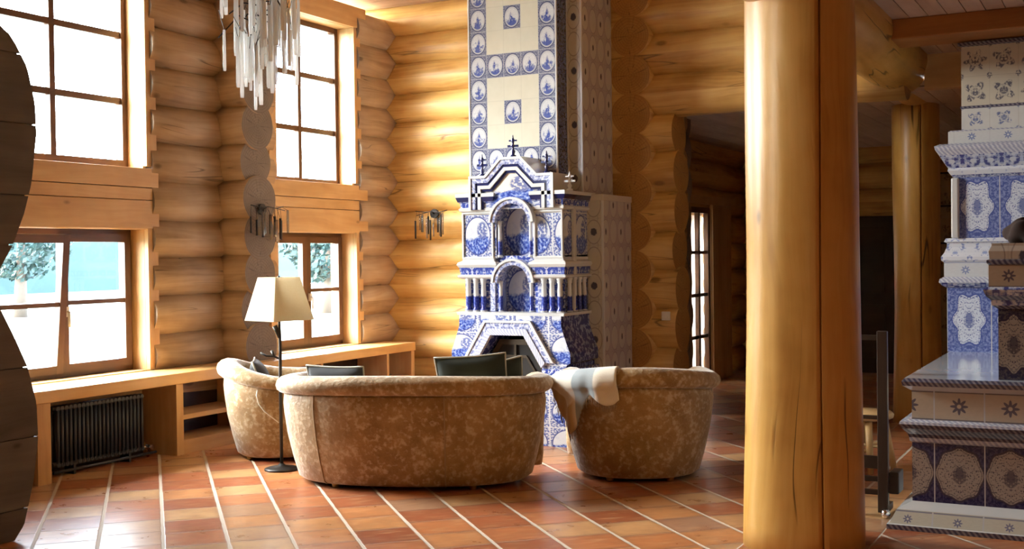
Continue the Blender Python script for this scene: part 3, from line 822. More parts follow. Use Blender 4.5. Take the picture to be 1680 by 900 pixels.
# ---- outside the windows -------------------------------------------
m = MB(); m.box(-70, -7.95, -40, 70, -.5, -.3); struct(m.build('terrain', GRASSM), 'pale meadow outside the windows', 'ground')
m = MB(); top = [(-30 + i * 3.5, 3.1 + .5 * math.sin(i * .9) + .35 * math.sin(i * 2.3 + 1)) for i in range(46)]
A = [m.vert(-58, y, -.4) for y, z in top]; Bq = [m.vert(-59, y, z) for y, z in top]; Cq = [m.vert(-70, y, -.4) for y, z in top]
for i in range(45):
    m.face((A[i + 1], A[i], Bq[i], Bq[i + 1]), None, 0); m.face((Bq[i + 1], Bq[i], Cq[i], Cq[i + 1]), None, 0)
struct(m.build('hills', mat_plain('hazy_forest', (.013, .034, .034), .9, nz=.25, nscale=.5)), 'hazy blue-green forest edge far outside the windows', 'hills')
def tree(x, y, h, rad, seed, label, nl=900):
    r = random.Random(seed); t = thing('leafy_tree', label, 'tree', (x, y, -.3), 0, 'trees outside the windows')
    m = MB(); m.tube([(x, y, -.3), (x + .1, y, h * .3), (x, y + .1, h * .7)], .2, 8, rs=[.24, .17, .06]); m.build('trunk', BARK, t)
    m = MB()
    for i in range(nl):
        a, b = r.uniform(0, 2 * PI), r.uniform(-1, 1); rr = r.uniform(.5, 1.) ** .6
        k = rad * (1 - .35 * max(0, b)) * (.8 + .25 * math.sin(a * 3 + seed) * math.cos(b * 4))
        p = Vector((x + rr * k * math.cos(a) * math.sqrt(1 - b * b), y + rr * k * math.sin(a) * math.sqrt(1 - b * b), h * .62 + rr * b * h * .42))
        e = Vector((r.gauss(0, 1), r.gauss(0, 1), r.gauss(0, 1))).normalized(); f = e.orthogonal().normalized(); g = e.cross(f); s = r.uniform(.07, .16)
        I = [m.vert(*(p + f * s * c + g * s * d * .6)) for c, d in ((-1, 0), (0, -1), (1, 0), (0, 1))]
        m.face(I, [(0, 0), (1, 0), (1, 1), (0, 1)], 0)
    m.build('crown', LEAF, t)
tree(-33.6, 27.5, 4.7, 2.3, 1, 'leafy tree seen through the tilted window sash', 3600)
tree(-24.4, 32.6, 3.5, 1.7, 2, 'leafy tree far out behind the lower window by the lamp', 2600)
h = thing('timber_house', 'timber house seen small through the upper window by the chandelier', 'house', (-38.6, 42., -.3))
m = MB(); m.box(-40.2, -37, 40, 44, -.3, 4.6, 0, 'x'); m.build('wall', HOUSEW, h)
m = MB(); m.prism([(-40.6, 4.5), (-36.6, 4.5), (-38.6, 5.9)], 39.6, 44.4); m.build('roof', ROOFM, h)
for a in (-39.6, -38.4):
    m = MB(); m.box(a, a + .9, 39.95, 40, 2., 3.4); m.build('window', WOOD_FRAME, h)
fr = thing('fence_rail', 'grey wooden rail fence outside the window nearest the camera', 'fence', (-11., 9., -.3))
m = MB(); m.box(-11.05, -11., 5., 13., .62, .74, 0, 'y'); m.build('rail', CONC, fr)
for y in (5.5, 7.5, 9.5, 11.5): m = MB(); m.box(-11.06, -10.98, y, y + .1, -.3, .74, 0, 'z'); m.build('post', CONC, fr)
pw = MB(); pw.box(-6.45, -6.3, 12.6, 18.4, -.3, 2.9); pw.box(-6.45, -5.0, 17.4, 17.6, -.3, 2.9)  # added walls that hold back daylight at the hall door
struct(pw.build('wall_daylight_screen', mat_plain('pale_screen_render', (.50, .49, .45), .9)), 'pale wall added to dim the daylight beyond the glazed hall door', 'wall')
# ------------------------------------------------------------------ the tiled fireplace
FP = thing('tiled_fireplace', 'tall blue and white tiled fireplace with stepped gable and chimney against the log wall', 'fireplace', (-4.66, 9.4, 0))
XL, XR, YF, YB = -5.14, -4.175, 8.80, 9.42
m = MB()                                            # chimney front block
x0, x1, y0 = -5.205, -4.346, 9.105
m.box(x0, x1, y0, 9.60, 2.05, 4.40, 0, skip='x+ z-'); m.face([m.vert(x1, y0, 2.05), m.vert(x1, 9.6, 2.05), m.vert(x1, 9.6, 4.4), m.vert(x1, y0, 4.4)], None, 1)
ch = m.build('chimney', [T_CHIM, T_DKB], FP)
m = MB(); m.box(x0 - .012, x0 + .006, y0 - .008, y0 + .02, 2.1, 4.4); m.box(x1 - .008, x1 + .008, y0 - .008, y0 + .012, 2.1, 4.4)
part_label(m.build('edge_bead', T_WHITE, ch, bevel=.004), 'white glazed corner bead')
m = MB(); x1, y1 = -4.203, 9.316                    # wider flue behind
m.box(-5.15, x1, y1, 9.99, 2.05, 4.40, 0, skip='x+ z-'); m.face([m.vert(x1, y1, 2.05), m.vert(x1, 9.99, 2.05), m.vert(x1, 9.99, 4.4), m.vert(x1, y1, 4.4)], None, 1)
fl = m.build('flue', [T_STRIP, T_PANEL], FP)
m = MB(); m.box(x1 - .012, x1 + .007, y1 - .007, y1 + .012, 2.12, 4.4); m.box(-4.346, -4.332, y1 - .007, y1, 2.12, 4.4)
m.build('edge_bead', T_WHITE, fl, bevel=.003)
m = MB(); x1, y1, zt = -4.026, 9.337, 2.12            # heater block at the side
m.box(-5.10, x1, y1, 9.99, 0, zt, 0, skip='x+ z+'); m.face([m.vert(x1, y1, 0), m.vert(x1, 9.99, 0), m.vert(x1, 9.99, zt), m.vert(x1, y1, zt)], None, 1)
m.box(-5.10, x1 + .008, y1 - .008, 9.99, zt - .05, zt + .004, 2)
hb = m.build('heater_block', [T_STRIP2, T_PANEL, mat_plain('greyish_glaze', (.58, .53, .47), .25, coat=.2, nz=.05)], FP)
m = MB(); m.box(x1 - .014, x1 + .006, y1 - .006, y1 + .014, 0, zt - .05); m.build('edge_bead', T_WHITE, hb, bevel=.003)

# lower body with the trapezoid hearth opening
def arc(cx, cz, r, a0, a1, n=14): return [(cx + r * math.cos(a0 + (a1 - a0) * i / n), cz + r * math.sin(a0 + (a1 - a0) * i / n)) for i in range(n + 1)]
hearth = [(-5.20, 0), (-4.98, 0), (-4.98, .66), (-4.82, .92), (-4.505, .92), (-4.345, .66), (-4.345, 0), (-4.12, 0), (-4.12, .68), (-4.085, .70), (-4.085, .78), (-4.12, .87), (-4.165, 1.0), (-4.165, 1.09), (-5.145, 1.09), (-5.145, 1.0), (-5.19, .87), (-5.225, .78), (-5.225, .70), (-5.20, .68)]
m = MB(); m.prism(hearth, 8.76, 9.34, 0, 1); part_label(m.build('hearth_surround', [T_SCENE_H, T_BLUEFACE], FP), 'flared hood with painted blue landscapes')
O = [(-5.10, .70), (-4.885, 1.05), (-4.44, 1.05), (-4.225, .70)]; I1 = [(-5.075, .70), (-4.87, 1.03), (-4.455, 1.03), (-4.25, .70)]
I2 = [(-5.02, .70), (-4.845, .98), (-4.48, .98), (-4.305, .70)]; I3 = [(-4.985, .66), (-4.82, .925), (-4.505, .925), (-4.34, .66)]
m = MB()
m.ring(O, I1, 8.725, 8.77, 0, False); m.ring(I1, I2, 8.735, 8.77, 1, False); m.ring(I2, I3, 8.725, 8.80, 2, False)
m.build('hood_moulding', [T_WHITE, T_HOOD, S_ROPEW], FP)
m = MB(); m.moulding((-5.20, 8.76, -4.12, 9.34), [(.02, .60), (.045, .63), (.045, .66), (.02, .69)], [0, 0, 1], capmat=0)
# opened in front of the hearth: keep only the jamb pieces
for a, b in ((-5.245, -4.985), (-4.34, -4.075)):
    m2 = MB(); m2.box(a, b, 8.715, 9.34, .565, .60, 0); m2.box(a, b, 8.735, 9.34, .60, .65, 1)
    m2.build('jamb_moulding', [T_WHITE, T_FRIEZE], FP, bevel=.008)
m = MB(); m.box(-4.98, -4.345, 9.16, 9.20, 0, .95); m.box(-5.0, -4.97, 8.80, 9.2, 0, .95); m.box(-4.355, -4.325, 8.80, 9.2, 0, .95); m.box(-4.98, -4.345, 8.8, 9.2, 0, .03)
m.build('firebox', BLACK, FP)
T0 = [(-4.96, .06), (-4.96, .64), (-4.81, .88), (-4.515, .88), (-4.365, .64), (-4.365, .06)]
T1 = [(-4.915, .105), (-4.915, .625), (-4.785, .835), (-4.54, .835), (-4.41, .625), (-4.41, .105)]
m = MB(); m.prism(T0, 8.90, 8.92, 1); m.ring(T0, T1, 8.875, 8.90, 0); m.ring([(x * .86 - .652, z * .82 + .06) for x, z in T1], [(x * .82 - .839, z * .78 + .07) for x, z in T1], 8.885, 8.90, 0)
m.box(-4.672, -4.652, 8.88, 8.90, .1, .84)
fd = m.build('fire_door', [BRONZE, BLACK], FP)
m = MB(); m.lathe((-4.70, 8.87), [(.0, .46), (.014, .465), (.014, .485), (0, .49)], 10); m.build('knob', BRONZE, fd)

# tier with colonettes
m = MB(); m.moulding((XL, YF, XR, YB), [(.0, 1.085), (.03, 1.09), (.035, 1.115), (.0, 1.12)], 0); m.build('ledge', T_WHITE, FP)
def wall_tier(z0, z1, nx0, nx1, zs, yf, mats, name):
    xc, r = (nx0 + nx1) / 2, (nx1 - nx0) / 2
    n = 14; pts = [(XL, z0), (nx0, z0)] + [(x, z) for x, z in arc(xc, zs, r, PI, 0, n)] + [(nx1, z0), (XR, z0), (XR, z1), (XL, z1)]
    m = MB()
    A = [m.vert(x, yf, z) for x, z in pts]; m.face(A, [(x, z) for x, z in pts], 0)
    ins = pts[1:-3]
    B = [m.vert(x, yf + .13, z) for x, z in ins]
    for i in range(len(ins) - 1):
        m.face((A[1 + i], B[i], B[i + 1], A[2 + i]), [(i * .04, 0), (i * .04, .2), (i * .04 + .04, .2), (i * .04 + .04, 0)], 1, True)
    m.face(B, [(x, z) for x, z in ins], 2)
    m.face([m.vert(XR, yf, z0), m.vert(XR, YB, z0), m.vert(XR, YB, z1), m.vert(XR, yf, z1)], None, 3)
    m.face([m.vert(XL, YB, z0), m.vert(XL, yf, z0), m.vert(XL, yf, z1), m.vert(XL, YB, z1)], None, 3)
    return part_label(m.build(name, mats, FP), 'tier of painted tiles around an arched niche')
wall_tier(1.115, 1.60, -4.80, -4.475, 1.37, 8.87, [T_FRIEZE, T_HOOD, T_SCENE_M, T_DKB], 'lower_tier')
# broken cornice over it, arch rim between
for a, b, sd in ((-5.145, -4.83, 'fl'), (-4.445, -4.17, 'fr')):
    m = MB(); m.moulding((a, 8.83, b, YB), [(.0, 1.40), (.03, 1.415), (.035, 1.43), (.012, 1.44), (.022, 1.50), (.028, 1.505), (.04, 1.525), (.03, 1.545), (.0, 1.56), (-.0, 1.585)], [0, 0, 0, 1, 0, 0, 0, 0, 0], sides='flr')
    m.build('cornice', [T_WHITE, T_FRIEZE], FP)
def arch_rim(cx, zs, r, yf, yb, nm='arch'):
    A = arc(cx, zs, r, PI, 0); B = arc(cx, zs, r - .02, PI, 0); C = arc(cx, zs, r - .055, PI, 0)
    m = MB(); m.ring(A, B, yf, yb, 0, False); m.ring(B, C, yf + .012, yb, 1, False); m.build(nm, [T_WHITE, T_HOOD], FP)
arch_rim(-4.637, 1.37, .205, 8.785, 8.88)
colp = lambda r, z0, z1: [(r * 1.35, z0), (r * 1.35, z0 + .02), (r * .9, z0 + .03), (r * 1.05, z0 + .06), (r, z0 + (z1 - z0) * .5), (r * .85, z1 - .05), (r * 1.15, z1 - .04), (r * .9, z1 - .03), (r * 1.3, z1 - .015), (r * 1.3, z1)]
for x in (-5.095, -5.02, -4.945, -4.36, -4.285, -4.21):
    m = MB(); m.lathe((x, 8.845), colp(.024, 1.12, 1.41), 12); m.build('colonette', T_COL, FP)
for x in (-4.785, -4.49):
    m = MB(); m.lathe((x, 8.865), colp(.017, 1.12, 1.385), 10); m.build('colonette', T_COL, FP)
for y in (8.93, 9.03, 9.13, 9.23):
    m = MB(); m.lathe((XR + .012, y), colp(.022, 1.12, 1.41), 10); m.build('colonette', T_COL, FP)
for a in (-4.885, -4.425):
    m = MB(); m.box(a, a + .05, 8.852, 8.88, 1.12, 1.40, 0); m.build('pilaster_and_streak', T_HOOD, FP, bevel=.004)

# upper tier with the two landscape medallions and the second niche
wall_tier(1.575, 2.10, -4.81, -4.46, 1.885, 8.84, [T_SCENE, T_HOOD, T_SCENE_N, T_SCENE_S], 'upper_tier')
for a, b in ((-5.145, -4.835), (-4.445, -4.172)):
    m = MB(); m.ring([(a, 1.575), (b, 1.575), (b, 1.98), (a, 1.98)], [(a + .017, 1.592), (b - .017, 1.592), (b - .017, 1.965), (a + .017, 1.965)], 8.825, 8.85)
    m.build('panel_frame', T_WHITE, FP, bevel=.003)
for x in (-4.785, -4.485):
    m = MB(); m.lathe((x, 8.86), colp(.019, 1.585, 1.90), 10); m.build('colonette', T_COL, FP)
for a, b in ((-5.14, -4.85), (-4.42, -4.175)):
    m = MB(); m.moulding((a, 8.83, b, YB), [(.0, 1.98), (.02, 1.99), (.025, 2.01), (.01, 2.02), (.015, 2.06), (.03, 2.07), (.045, 2.11), (.045, 2.14), (.02, 2.145)], [0, 0, 0, 1, 1, 2, 0, 0])
    m.build('cornice', [T_WHITE, T_FRIEZE, T_NAVY], FP)
arch_rim(-4.635, 1.885, .215, 8.765, 8.86)
m = MB(); m.box(XR, XR + .03, 9.0, 9.05, 1.12, 2.0); m.build('pilaster_and_streak', T_WHITE, FP, bevel=.008)  # white strip paints the bright reflected streak on the body's side

# stepped gable
def gable(o):
    return [(-5.045 + o, 2.0), (-4.232 - o, 2.0), (-4.232 - o, 2.29 - o), (-4.385 - o * .45, 2.29 - o), (-4.535 - o * .45, 2.44 - o), (-4.74 + o * .45, 2.44 - o), (-4.89 + o * .45, 2.29 - o), (-5.045 + o, 2.29 - o)]
m = MB()
m.prism(gable(.0), 8.84, 9.104, 0)
lay = [(.0, .022, 8.775, 0), (.022, .062, 8.785, 1), (.062, .085, 8.795, 2), (.085, .115, 8.785, 0), (.115, .135, 8.80, 2)]
for a, b, y, mt in lay: m.ring(gable(a)[1:] + gable(a)[:1], gable(b)[1:] + gable(b)[:1], y, 8.845, mt, False)
gb = part_label(m.build('gable', [T_WHITE, T_HOOD, T_NAVY], FP), 'stepped gable edged in navy and white mouldings')
m = MB(); m.prism([(x, z) for x, z in gable(.13)], 8.815, 8.845, 0); m.build('gable_picture', T_SCENE_P, gb)
def finial(x, y, z, mat, h=.19, label=None):
    m = MB(); s = h / .19
    m.lathe((x, y), [(.028, z), (.028, z + .015 * s), (.012, z + .022 * s), (.02, z + .05 * s), (.009, z + .07 * s), (.009, z + .085 * s), (.024, z + .097 * s), (.009, z + .11 * s), (.012, z + .13 * s), (.018, z + .145 * s), (.006, z + .165 * s), (.003, z + .19 * s)], 12)
    m.box(x - .05, x + .05, y - .008, y + .008, z + .085 * s, z + .105 * s); m.box(x - .036, x + .036, y - .008, y + .008, z + .135 * s, z + .148 * s)
    f = m.build('finial', mat, FP)
    if label: part_label(f, label)
finial(-4.637, 8.84, 2.44, T_NAVY); finial(-4.94, 8.84, 2.29, T_NAVY); finial(-4.32, 8.84, 2.29, T_NAVY)
finial(-4.135, 8.90, 2.14, T_WHITE, .16, 'white finial')

# ------------------------------------------------------------------ the tiled stove on the right
TS = thing('tiled_stove', 'broad blue and cream tiled stove with stepped ledges and stubby chimney at the right edge', 'stove', (-.2, 8.3, 0))
B = (-1.108, 7.05, .95, 9.60)
m = MB(); m.moulding(B, [(.125, 0), (.125, .028), (.112, .032), (.075, .11), (.062, .118), (.0, .15)], [0, 1, 2, 1, 1]); m.build('plinth', [S_ROPE, T_WHITE, S_STAR2], TS)
m = MB(); m.moulding(B, [(.0, .15), (.0, .49)], 0); part_label(m.build('base', S_DADO, TS), 'base tiles with pale roundels on dark blue')
m = MB(); m.moulding(B, [(.0, .49), (.012, .50), (.014, .52), (.02, .54), (.05, .575), (.062, .60), (.058, .615), (.02, .625)], [0, 0, 1, 1, 1, 0, 0]); m.build('cornice', [S_ROPEW, S_ROPE], TS)
m = MB(); m.moulding(B, [(.0, .625), (.0, .79)], 0); m.build('star_band', S_STAR, TS)
m = MB(); m.moulding(B, [(.0, .79), (.015, .80), (.045, .82), (.05, .845), (.035, .864)], [0, 0, 1, 1], capmat=2); part_label(m.build('ledge', [T_WHITE, S_ROPE, S_TOP], TS), 'glazed ledge with rope edge')
U = (-1.165, 8.97, .85, 9.60)
m = MB(); m.moulding(U, [(-.005, .862), (-.005, 1.335)], 0, cap=False); ub = part_label(m.build('body', S_BLUE, TS), 'blue tiles with white cartouches')
m = MB(); m.moulding(U, [(.0, 1.33), (.02, 1.34), (.045, 1.365), (.04, 1.39), (.015, 1.405)], [0, 0, 1, 1]); m.build('cornice', [S_CORN, S_ROPEW], TS)
m = MB(); m.moulding(U, [(.012, 1.40), (.012, 1.51)], 0); m.build('star_band', S_STARB, TS)
m = MB(); m.moulding(U, [(.012, 1.51), (.028, 1.525), (.03, 1.55), (.01, 1.58), (-.005, 1.62), (-.008, 1.65), (.012, 1.66), (.0, 1.685)], 0); m.build('waist_moulding', S_PALE, TS)
P = (-1.105, 8.97, .85, 9.60)
m = MB(); m.moulding(P, [(.0, 1.685), (.0, 2.13)], 0); up = part_label(m.build('body', S_BLUE2, TS), 'upper blue tiles with white cartouches')
m = MB(); m.box(-1.125, -1.07, 8.945, 8.99, 1.685, 2.12, 0); m.build('corner_bead', T_WHITE, up, bevel=.012)
m = MB(); m.moulding(P, [(.0, 2.12), (.02, 2.14), (.04, 2.17), (.035, 2.19), (.05, 2.21), (.09, 2.28), (.115, 2.32), (.12, 2.345), (.09, 2.36)], [0, 1, 1, 0, 0, 2, 2, 2]); part_label(m.build('cornice', [S_CORN, S_PALE, S_ROPEW], TS), 'wide projecting cornice')
m = MB(); m.moulding(P, [(.035, 2.36), (.035, 2.45), (.02, 2.46)], [0, 1]); m.build('star_band', [S_STARC, S_ROPEW], TS)
Cc = (-1.055, 8.99, .7, 9.55)
m = MB(); m.moulding(Cc, [(.0, 2.455), (.0, 2.615), (.006, 2.618), (.006, 2.632), (.0, 2.635), (.0, 3.06)], [0, 2, 2, 2, 1]); ck = part_label(m.build('chimney', [S_FLORL, S_FLOR, S_ROPE], TS), 'cream chimney tiles with dark flowers')
m = MB(); m.moulding(Cc, [(.0, 3.06), (.02, 3.066), (.02, 3.09), (.0, 3.095)], 0); m.build('cap', S_ROPE, TS)
K = (-.645, 7.10, .75, 8.1)
m = MB(); m.moulding(K, [(.0, .862), (.0, 1.27)], 0, cap=False); fb = part_label(m.build('front_block', S_BLOCK, TS), 'lower tiled block with brown shade painted into its tiles, standing on the ledge')
m = MB(); m.moulding(K, [(.0, 1.265), (.03, 1.285), (.035, 1.315), (.06, 1.34), (.072, 1.375), (.05, 1.39)], [0, 1, 0, 1, 1]); m.build('block_cornice', [S_ROPE, S_CORN], fb)
m = MB(); m.moulding(K, [(.045, 1.388), (.045, 1.515)], 0); m.build('block_star_band', S_STARK, fb)
m = MB(); m.moulding(K, [(.045, 1.515), (.055, 1.525), (.055, 1.54), (.04, 1.545), (.045, 1.59), (.03, 1.62), (.03, 1.635)], [0, 0, 0, 1, 1, 1]); m.build('block_top_moulding', [S_ROPE, T_STRIP2], fb)
# the bundle lying on the low block
m = MB(); r = random.Random(5)
def bun(u, v):
    a, b = 2 * PI * u, PI * (v - .5)
    q = 1 + .12 * math.sin(3 * a + 2 * b) + .08 * math.sin(5 * a - 3 * b)
    return (-.50 + .125 * q * math.cos(a) * math.cos(b), 7.26 + .11 * q * math.sin(a) * math.cos(b), 1.70 + .072 * q * math.sin(b) - (.006 if math.sin(b) < 0 else 0))
m.grid(bun, 28, 14, closeu=True)
tag(m.build('cloth_bundle', mat_plain('dark_brown_fleece', (.03, .014, .010), .95, nz=.5, nscale=20.), loc=(-.5, 7.26, 1.63)), 'small dark brown bundle lying on the low tiled block at the right edge', 'bundle')

# second tiled stove showing between the far pillar and the right stove
t = thing('tiled_wall_stove', 'dim yellowish tiled stove glimpsed between the far pillar and the blue stove', 'stove', (-.7, 12.3, 0))
yy = 12.0
m = MB(); m.box(-1.72, .4, yy, 12.6, 0, 2.34); m.build('body', mat_floral('ochre_tiles', .24, .30, -1.62, 1.62, (.42, .35, .20), (.16, .12, .08)), t)
m = MB()
for z in (1.66, 2.02, 2.34): m.box(-1.72, .4, yy - .012, yy, z, z + .016)
m.build('moulding', BLACK, t)
# ------------------------------------------------------------------ curved sofa and tub armchairs
def spow(s, e): return math.copysign(abs(s) ** e, s)
def tub(root, a, b, T, h, drop, nexp=2.2, seat=.42, depth=.8, feet=4, seams=(), name_seat='seat_cushion', inset=1.):
    """local space: opens towards +y, back at -y. Returns the surface function used for things draped on it."""
    SEC = [(-.115, .03), (-.085, .05), (-.045, .19), (-.008, .36), (.012, .52), (.018, .60), (.012, .655), (.012, .675)]       # outside, below the roll
    ROLL = [(.012, .675), (.040, .682), (.062, .702), (.072, .735), (.062, .772), (.034, .80), (-.008, .812), (-.055, .808), (-.095, .788), (-.122, .755), (-.132, .715), (-.128, .68)]
    INN = [(-.128, .68), (-.135, .60), (-.15, .48), (-.17, .30), (-.18, .03)]
    def plan(t):
        e = 2 / nexp; s, c = math.sin(t), math.cos(t)
        x, y = a * spow(s, e), -b * spow(c, e)
        if abs(t) > PI / 2:            # arms run forward, closing only a little
            f = (abs(t) - PI / 2) / (T - PI / 2) if T > PI / 2 else 0
            x = math.copysign(a * (1 - .06 * f * f), s); y = (depth - b) * f
        return Vector((x, y, 0))
    def frame(t):
        p = plan(t); d = (plan(t + .01) - plan(t - .01)).normalized(); return p, Vector((d.y, -d.x, 0))
    def hs(t):
        q = min(1, abs(t) / T); return h - drop * q * q * (3 - 2 * q)
    def at(t, n, z, off=0.):
        p, N = frame(t); k = hs(t) / .812
        zz = z if z < .3 else .3 + (z - .3) * (hs(t) - .3) / (.812 - .3)
        return p + N * (n * inset) + Vector((0, 0, zz))
    NT_ = 72; TT = [-T + 2 * T * i / NT_ for i in range(NT_ + 1)]
    def sweep(sec, name, mat, closed=False):
        m = MB(); rows = [[m.vert(*at(t, *q)) for q in sec] for t in TT]; K = len(sec)
        for i in range(NT_):
            for j in range(K - 1): m.face((rows[i][j], rows[i + 1][j], rows[i + 1][j + 1], rows[i][j + 1]), [(0, 0)] * 4, 0, True)
        m.face(rows[0], [(0, 0)] * K, 0); m.face(rows[-1][::-1], [(0, 0)] * K, 0)
        return m.build(name, mat, root, shift=False)
    shell = sweep(SEC + INN[1:], 'shell', VELVET)
    roll = sweep(ROLL + [ROLL[0]], 'rolled_rim', VELVET)
    # the roll turns down over the front of each arm
    for s in (-1, 1):
        m = MB(); p0 = [at(s * T, -.03, z) for z in (.76, .70, .6, .45, .3, .15, .07)]
        d = (plan(s * T) - plan(s * (T - .05))).normalized()
        pts = [p + d * (.0 + .035 * min(1, i / 2)) for i, p in enumerate(p0)]
        m.tube(pts, .07, 14, rs=[.045, .085, .088, .08, .075, .07, .06]); m.build('arm_front', VELVET, root, shift=False)
    for t in seams:
        m = MB(); m.tube([at(t, n + .004, z) for n, z in SEC], .005, 6); part_label(m.build('seam_piping', PIPING, root, shift=False), 'tan seam piping')
    m = MB(); y1 = depth - b - .02
    outl = [plan(-T + 2 * T * i / 40) for i in range(41)]
    ce = Vector((0, (y1 - b) / 2, 0))
    def inn(f): return [(p + (Vector((0, 0, 0)) - frame(-T + 2 * T * i / 40)[1]) * f) for i, p in enumerate(outl)]
    lo = inn(.18); hi = inn(.19)
    A = [m.vert(p.x, p.y, .10) for p in lo]; Bq = [m.vert(p.x, p.y, seat - .03) for p in lo]; Cq = [m.vert(p.x * .96, p.y * .96, seat) for p in hi]
    n = len(A)
    for i in range(n):
        j = (i + 1) % n
        m.face((A[i], A[j], Bq[j], Bq[i]), [(0, 0)] * 4, 0, True); m.face((Bq[i], Bq[j], Cq[j], Cq[i]), [(0, 0)] * 4, 0, True)
    m.face(Cq, [(0, 0)] * n, 0); m.face(A[::-1], [(0, 0)] * n, 0)
    m.build(name_seat, VELVET, root, shift=False)
    m = MB(); lo = inn(.20)
    A = [m.vert(p.x, p.y, .02) for p in lo]; Bq = [m.vert(p.x, p.y, .10) for p in lo]
    for i in range(n):
        j = (i + 1) % n; m.face((A[i], A[j], Bq[j], Bq[i]), [(0, 0)] * 4, 0)
    m.face(A[::-1], [(0, 0)] * n, 0); m.face(Bq, [(0, 0)] * n, 0); m.build('plinth', BLACK, root, shift=False)
    for t in (-1.95, -.55, .55, 1.95)[:feet]:
        t = max(-T + .05, min(T - .05, t)); p, N = frame(t); q = p - N * .15
        m = MB(); m.lathe((q.x, q.y), [(.022, 0), (.026, .008), (.03, .03), (.03, .04)], 12); m.build('foot', BRASS, root, shift=False)
    return at, hs

sofa = thing('curved_sofa', 'big curved gold velvet sofa with its rounded back to the camera', 'sofa', (-4.575, 7.145, 0), math.radians(20.))
SA, SH = tub(sofa, .935, .62, 1.95, .80, .05, 2.35, .43, .82, seams=(-.62, .30))
armR = thing('tub_armchair', 'gold velvet tub armchair with a striped throw over its back, nearest the log pillar', 'armchair', (-3.17, 7.95, 0), math.radians(24.), 'gold tub armchairs')
AA, AH = tub(armR, .53, .50, 1.9, .82, .08, 2.1, .43, .92)
armL = thing('tub_armchair', 'gold velvet tub armchair beside the floor lamp and the window bench', 'armchair', (-6.11, 7.51, 0), math.radians(-52.), 'gold tub armchairs')
LA, LH = tub(armL, .43, .43, 1.9, 1.0 * .80, .13, 2.1, .43, .80, seams=())
def to_world(root, p): return Matrix.Translation(root.location) @ Matrix.Rotation(root.rotation_euler.z, 4, 'Z') @ Vector(p)

# piping cord on the left armchair
m = MB(); m.tube([to_world(armL, LA(t, n + .012, z)) for t, n, z in ((1.22, .018, .655), (1.20, .016, .60), (1.24, .016, .52), (1.33, .010, .45), (1.47, -.004, .38), (1.56, -.014, .33))], .0045, 6)
tag(m.build('white_cord', WHITEP, loc=tuple(to_world(armL, LA(1.3, .03, .4)))), 'thin white cord hanging down the back of the armchair by the lamp', 'cord')

# striped throw over the right armchair
SURF = [(-.155, .46), (-.145, .56), (-.135, .66), (-.135, .72), (-.12, .762), (-.09, .797), (-.045, .818), (-.005, .822), (.04, .812), (.072, .778), (.082, .735), (.075, .695), (.055, .67), (.040, .63), (.036, .58), (.034, .52), (.025, .46), (.012, .40), (.0, .35), (-.015, .29), (-.03, .23)]
def along(f):
    f = max(0., min(.9999, f)) * (len(SURF) - 1); i = int(f); w = f - i
    return tuple(SURF[i][k] * (1 - w) + SURF[i + 1][k] * w for k in (0, 1))
m = MB(); nu, nv = 44, 40; T0, T1 = -1.38, -.27; rows = []
def tend(u):        # how far down the outside the cloth hangs
    return .66 + .27 * max(0, 1 - abs(u - .34) / .34) + .06 * max(0, 1 - abs(u - .95) / .2) + .025 * math.sin(u * 17)
for i in range(nu + 1):
    u = i / nu; row = []
    for j in range(nv + 1):
        v = j / nv; s = v * tend(u); n, z = along(s)
        t = T0 + (T1 - T0) * u + .10 * (v - .5) * (u - .35)
        out = max(0., (v - .5) * 2)
        off = .012 + out * (.020 + .016 * math.sin(u * 15 + 2 * v) + .007 * math.sin(u * 31 + v * 3))
        p = AA(t, n + off, z if n < 0 or True else z); row.append(m.vert(*to_world(armR, p)))
    rows.append(row)
for i in range(nu):
    for j in range(nv):
        m.face((rows[i][j], rows[i + 1][j], rows[i + 1][j + 1], rows[i][j + 1]), [(i / nu, j / nv), ((i + 1) / nu, j / nv), ((i + 1) / nu, (j + 1) / nv), (i / nu, (j + 1) / nv)], 0, True)
th = tag(m.build('wool_throw', THROW, loc=tuple(to_world(armR, (-.4, -.2, .5))), solid=.008), 'cream and grey striped wool throw draped over the armchair back', 'throw')
m = MB()
for i in range(0, nu + 1):
    p = Vector(m_v) if False else None
for i in range(0, nu, 1):
    p = Vector(th.data.vertices[rows[i][nv]].co) + th.location; r = random.Random(i)
    m.tube([p + Vector((0, 0, .004)), p + Vector((r.uniform(-.006, .006), r.uniform(-.008, 0), -.02)), p + Vector((r.uniform(-.01, .01), r.uniform(-.012, 0), -.045))], .003, 5)
ORG[th.name] = Vector(th.location)
fr = m.build('fringe', mat_plain('brown_fringe', (.30, .19, .10), .9), th); fr['kind'] = 'stuff'

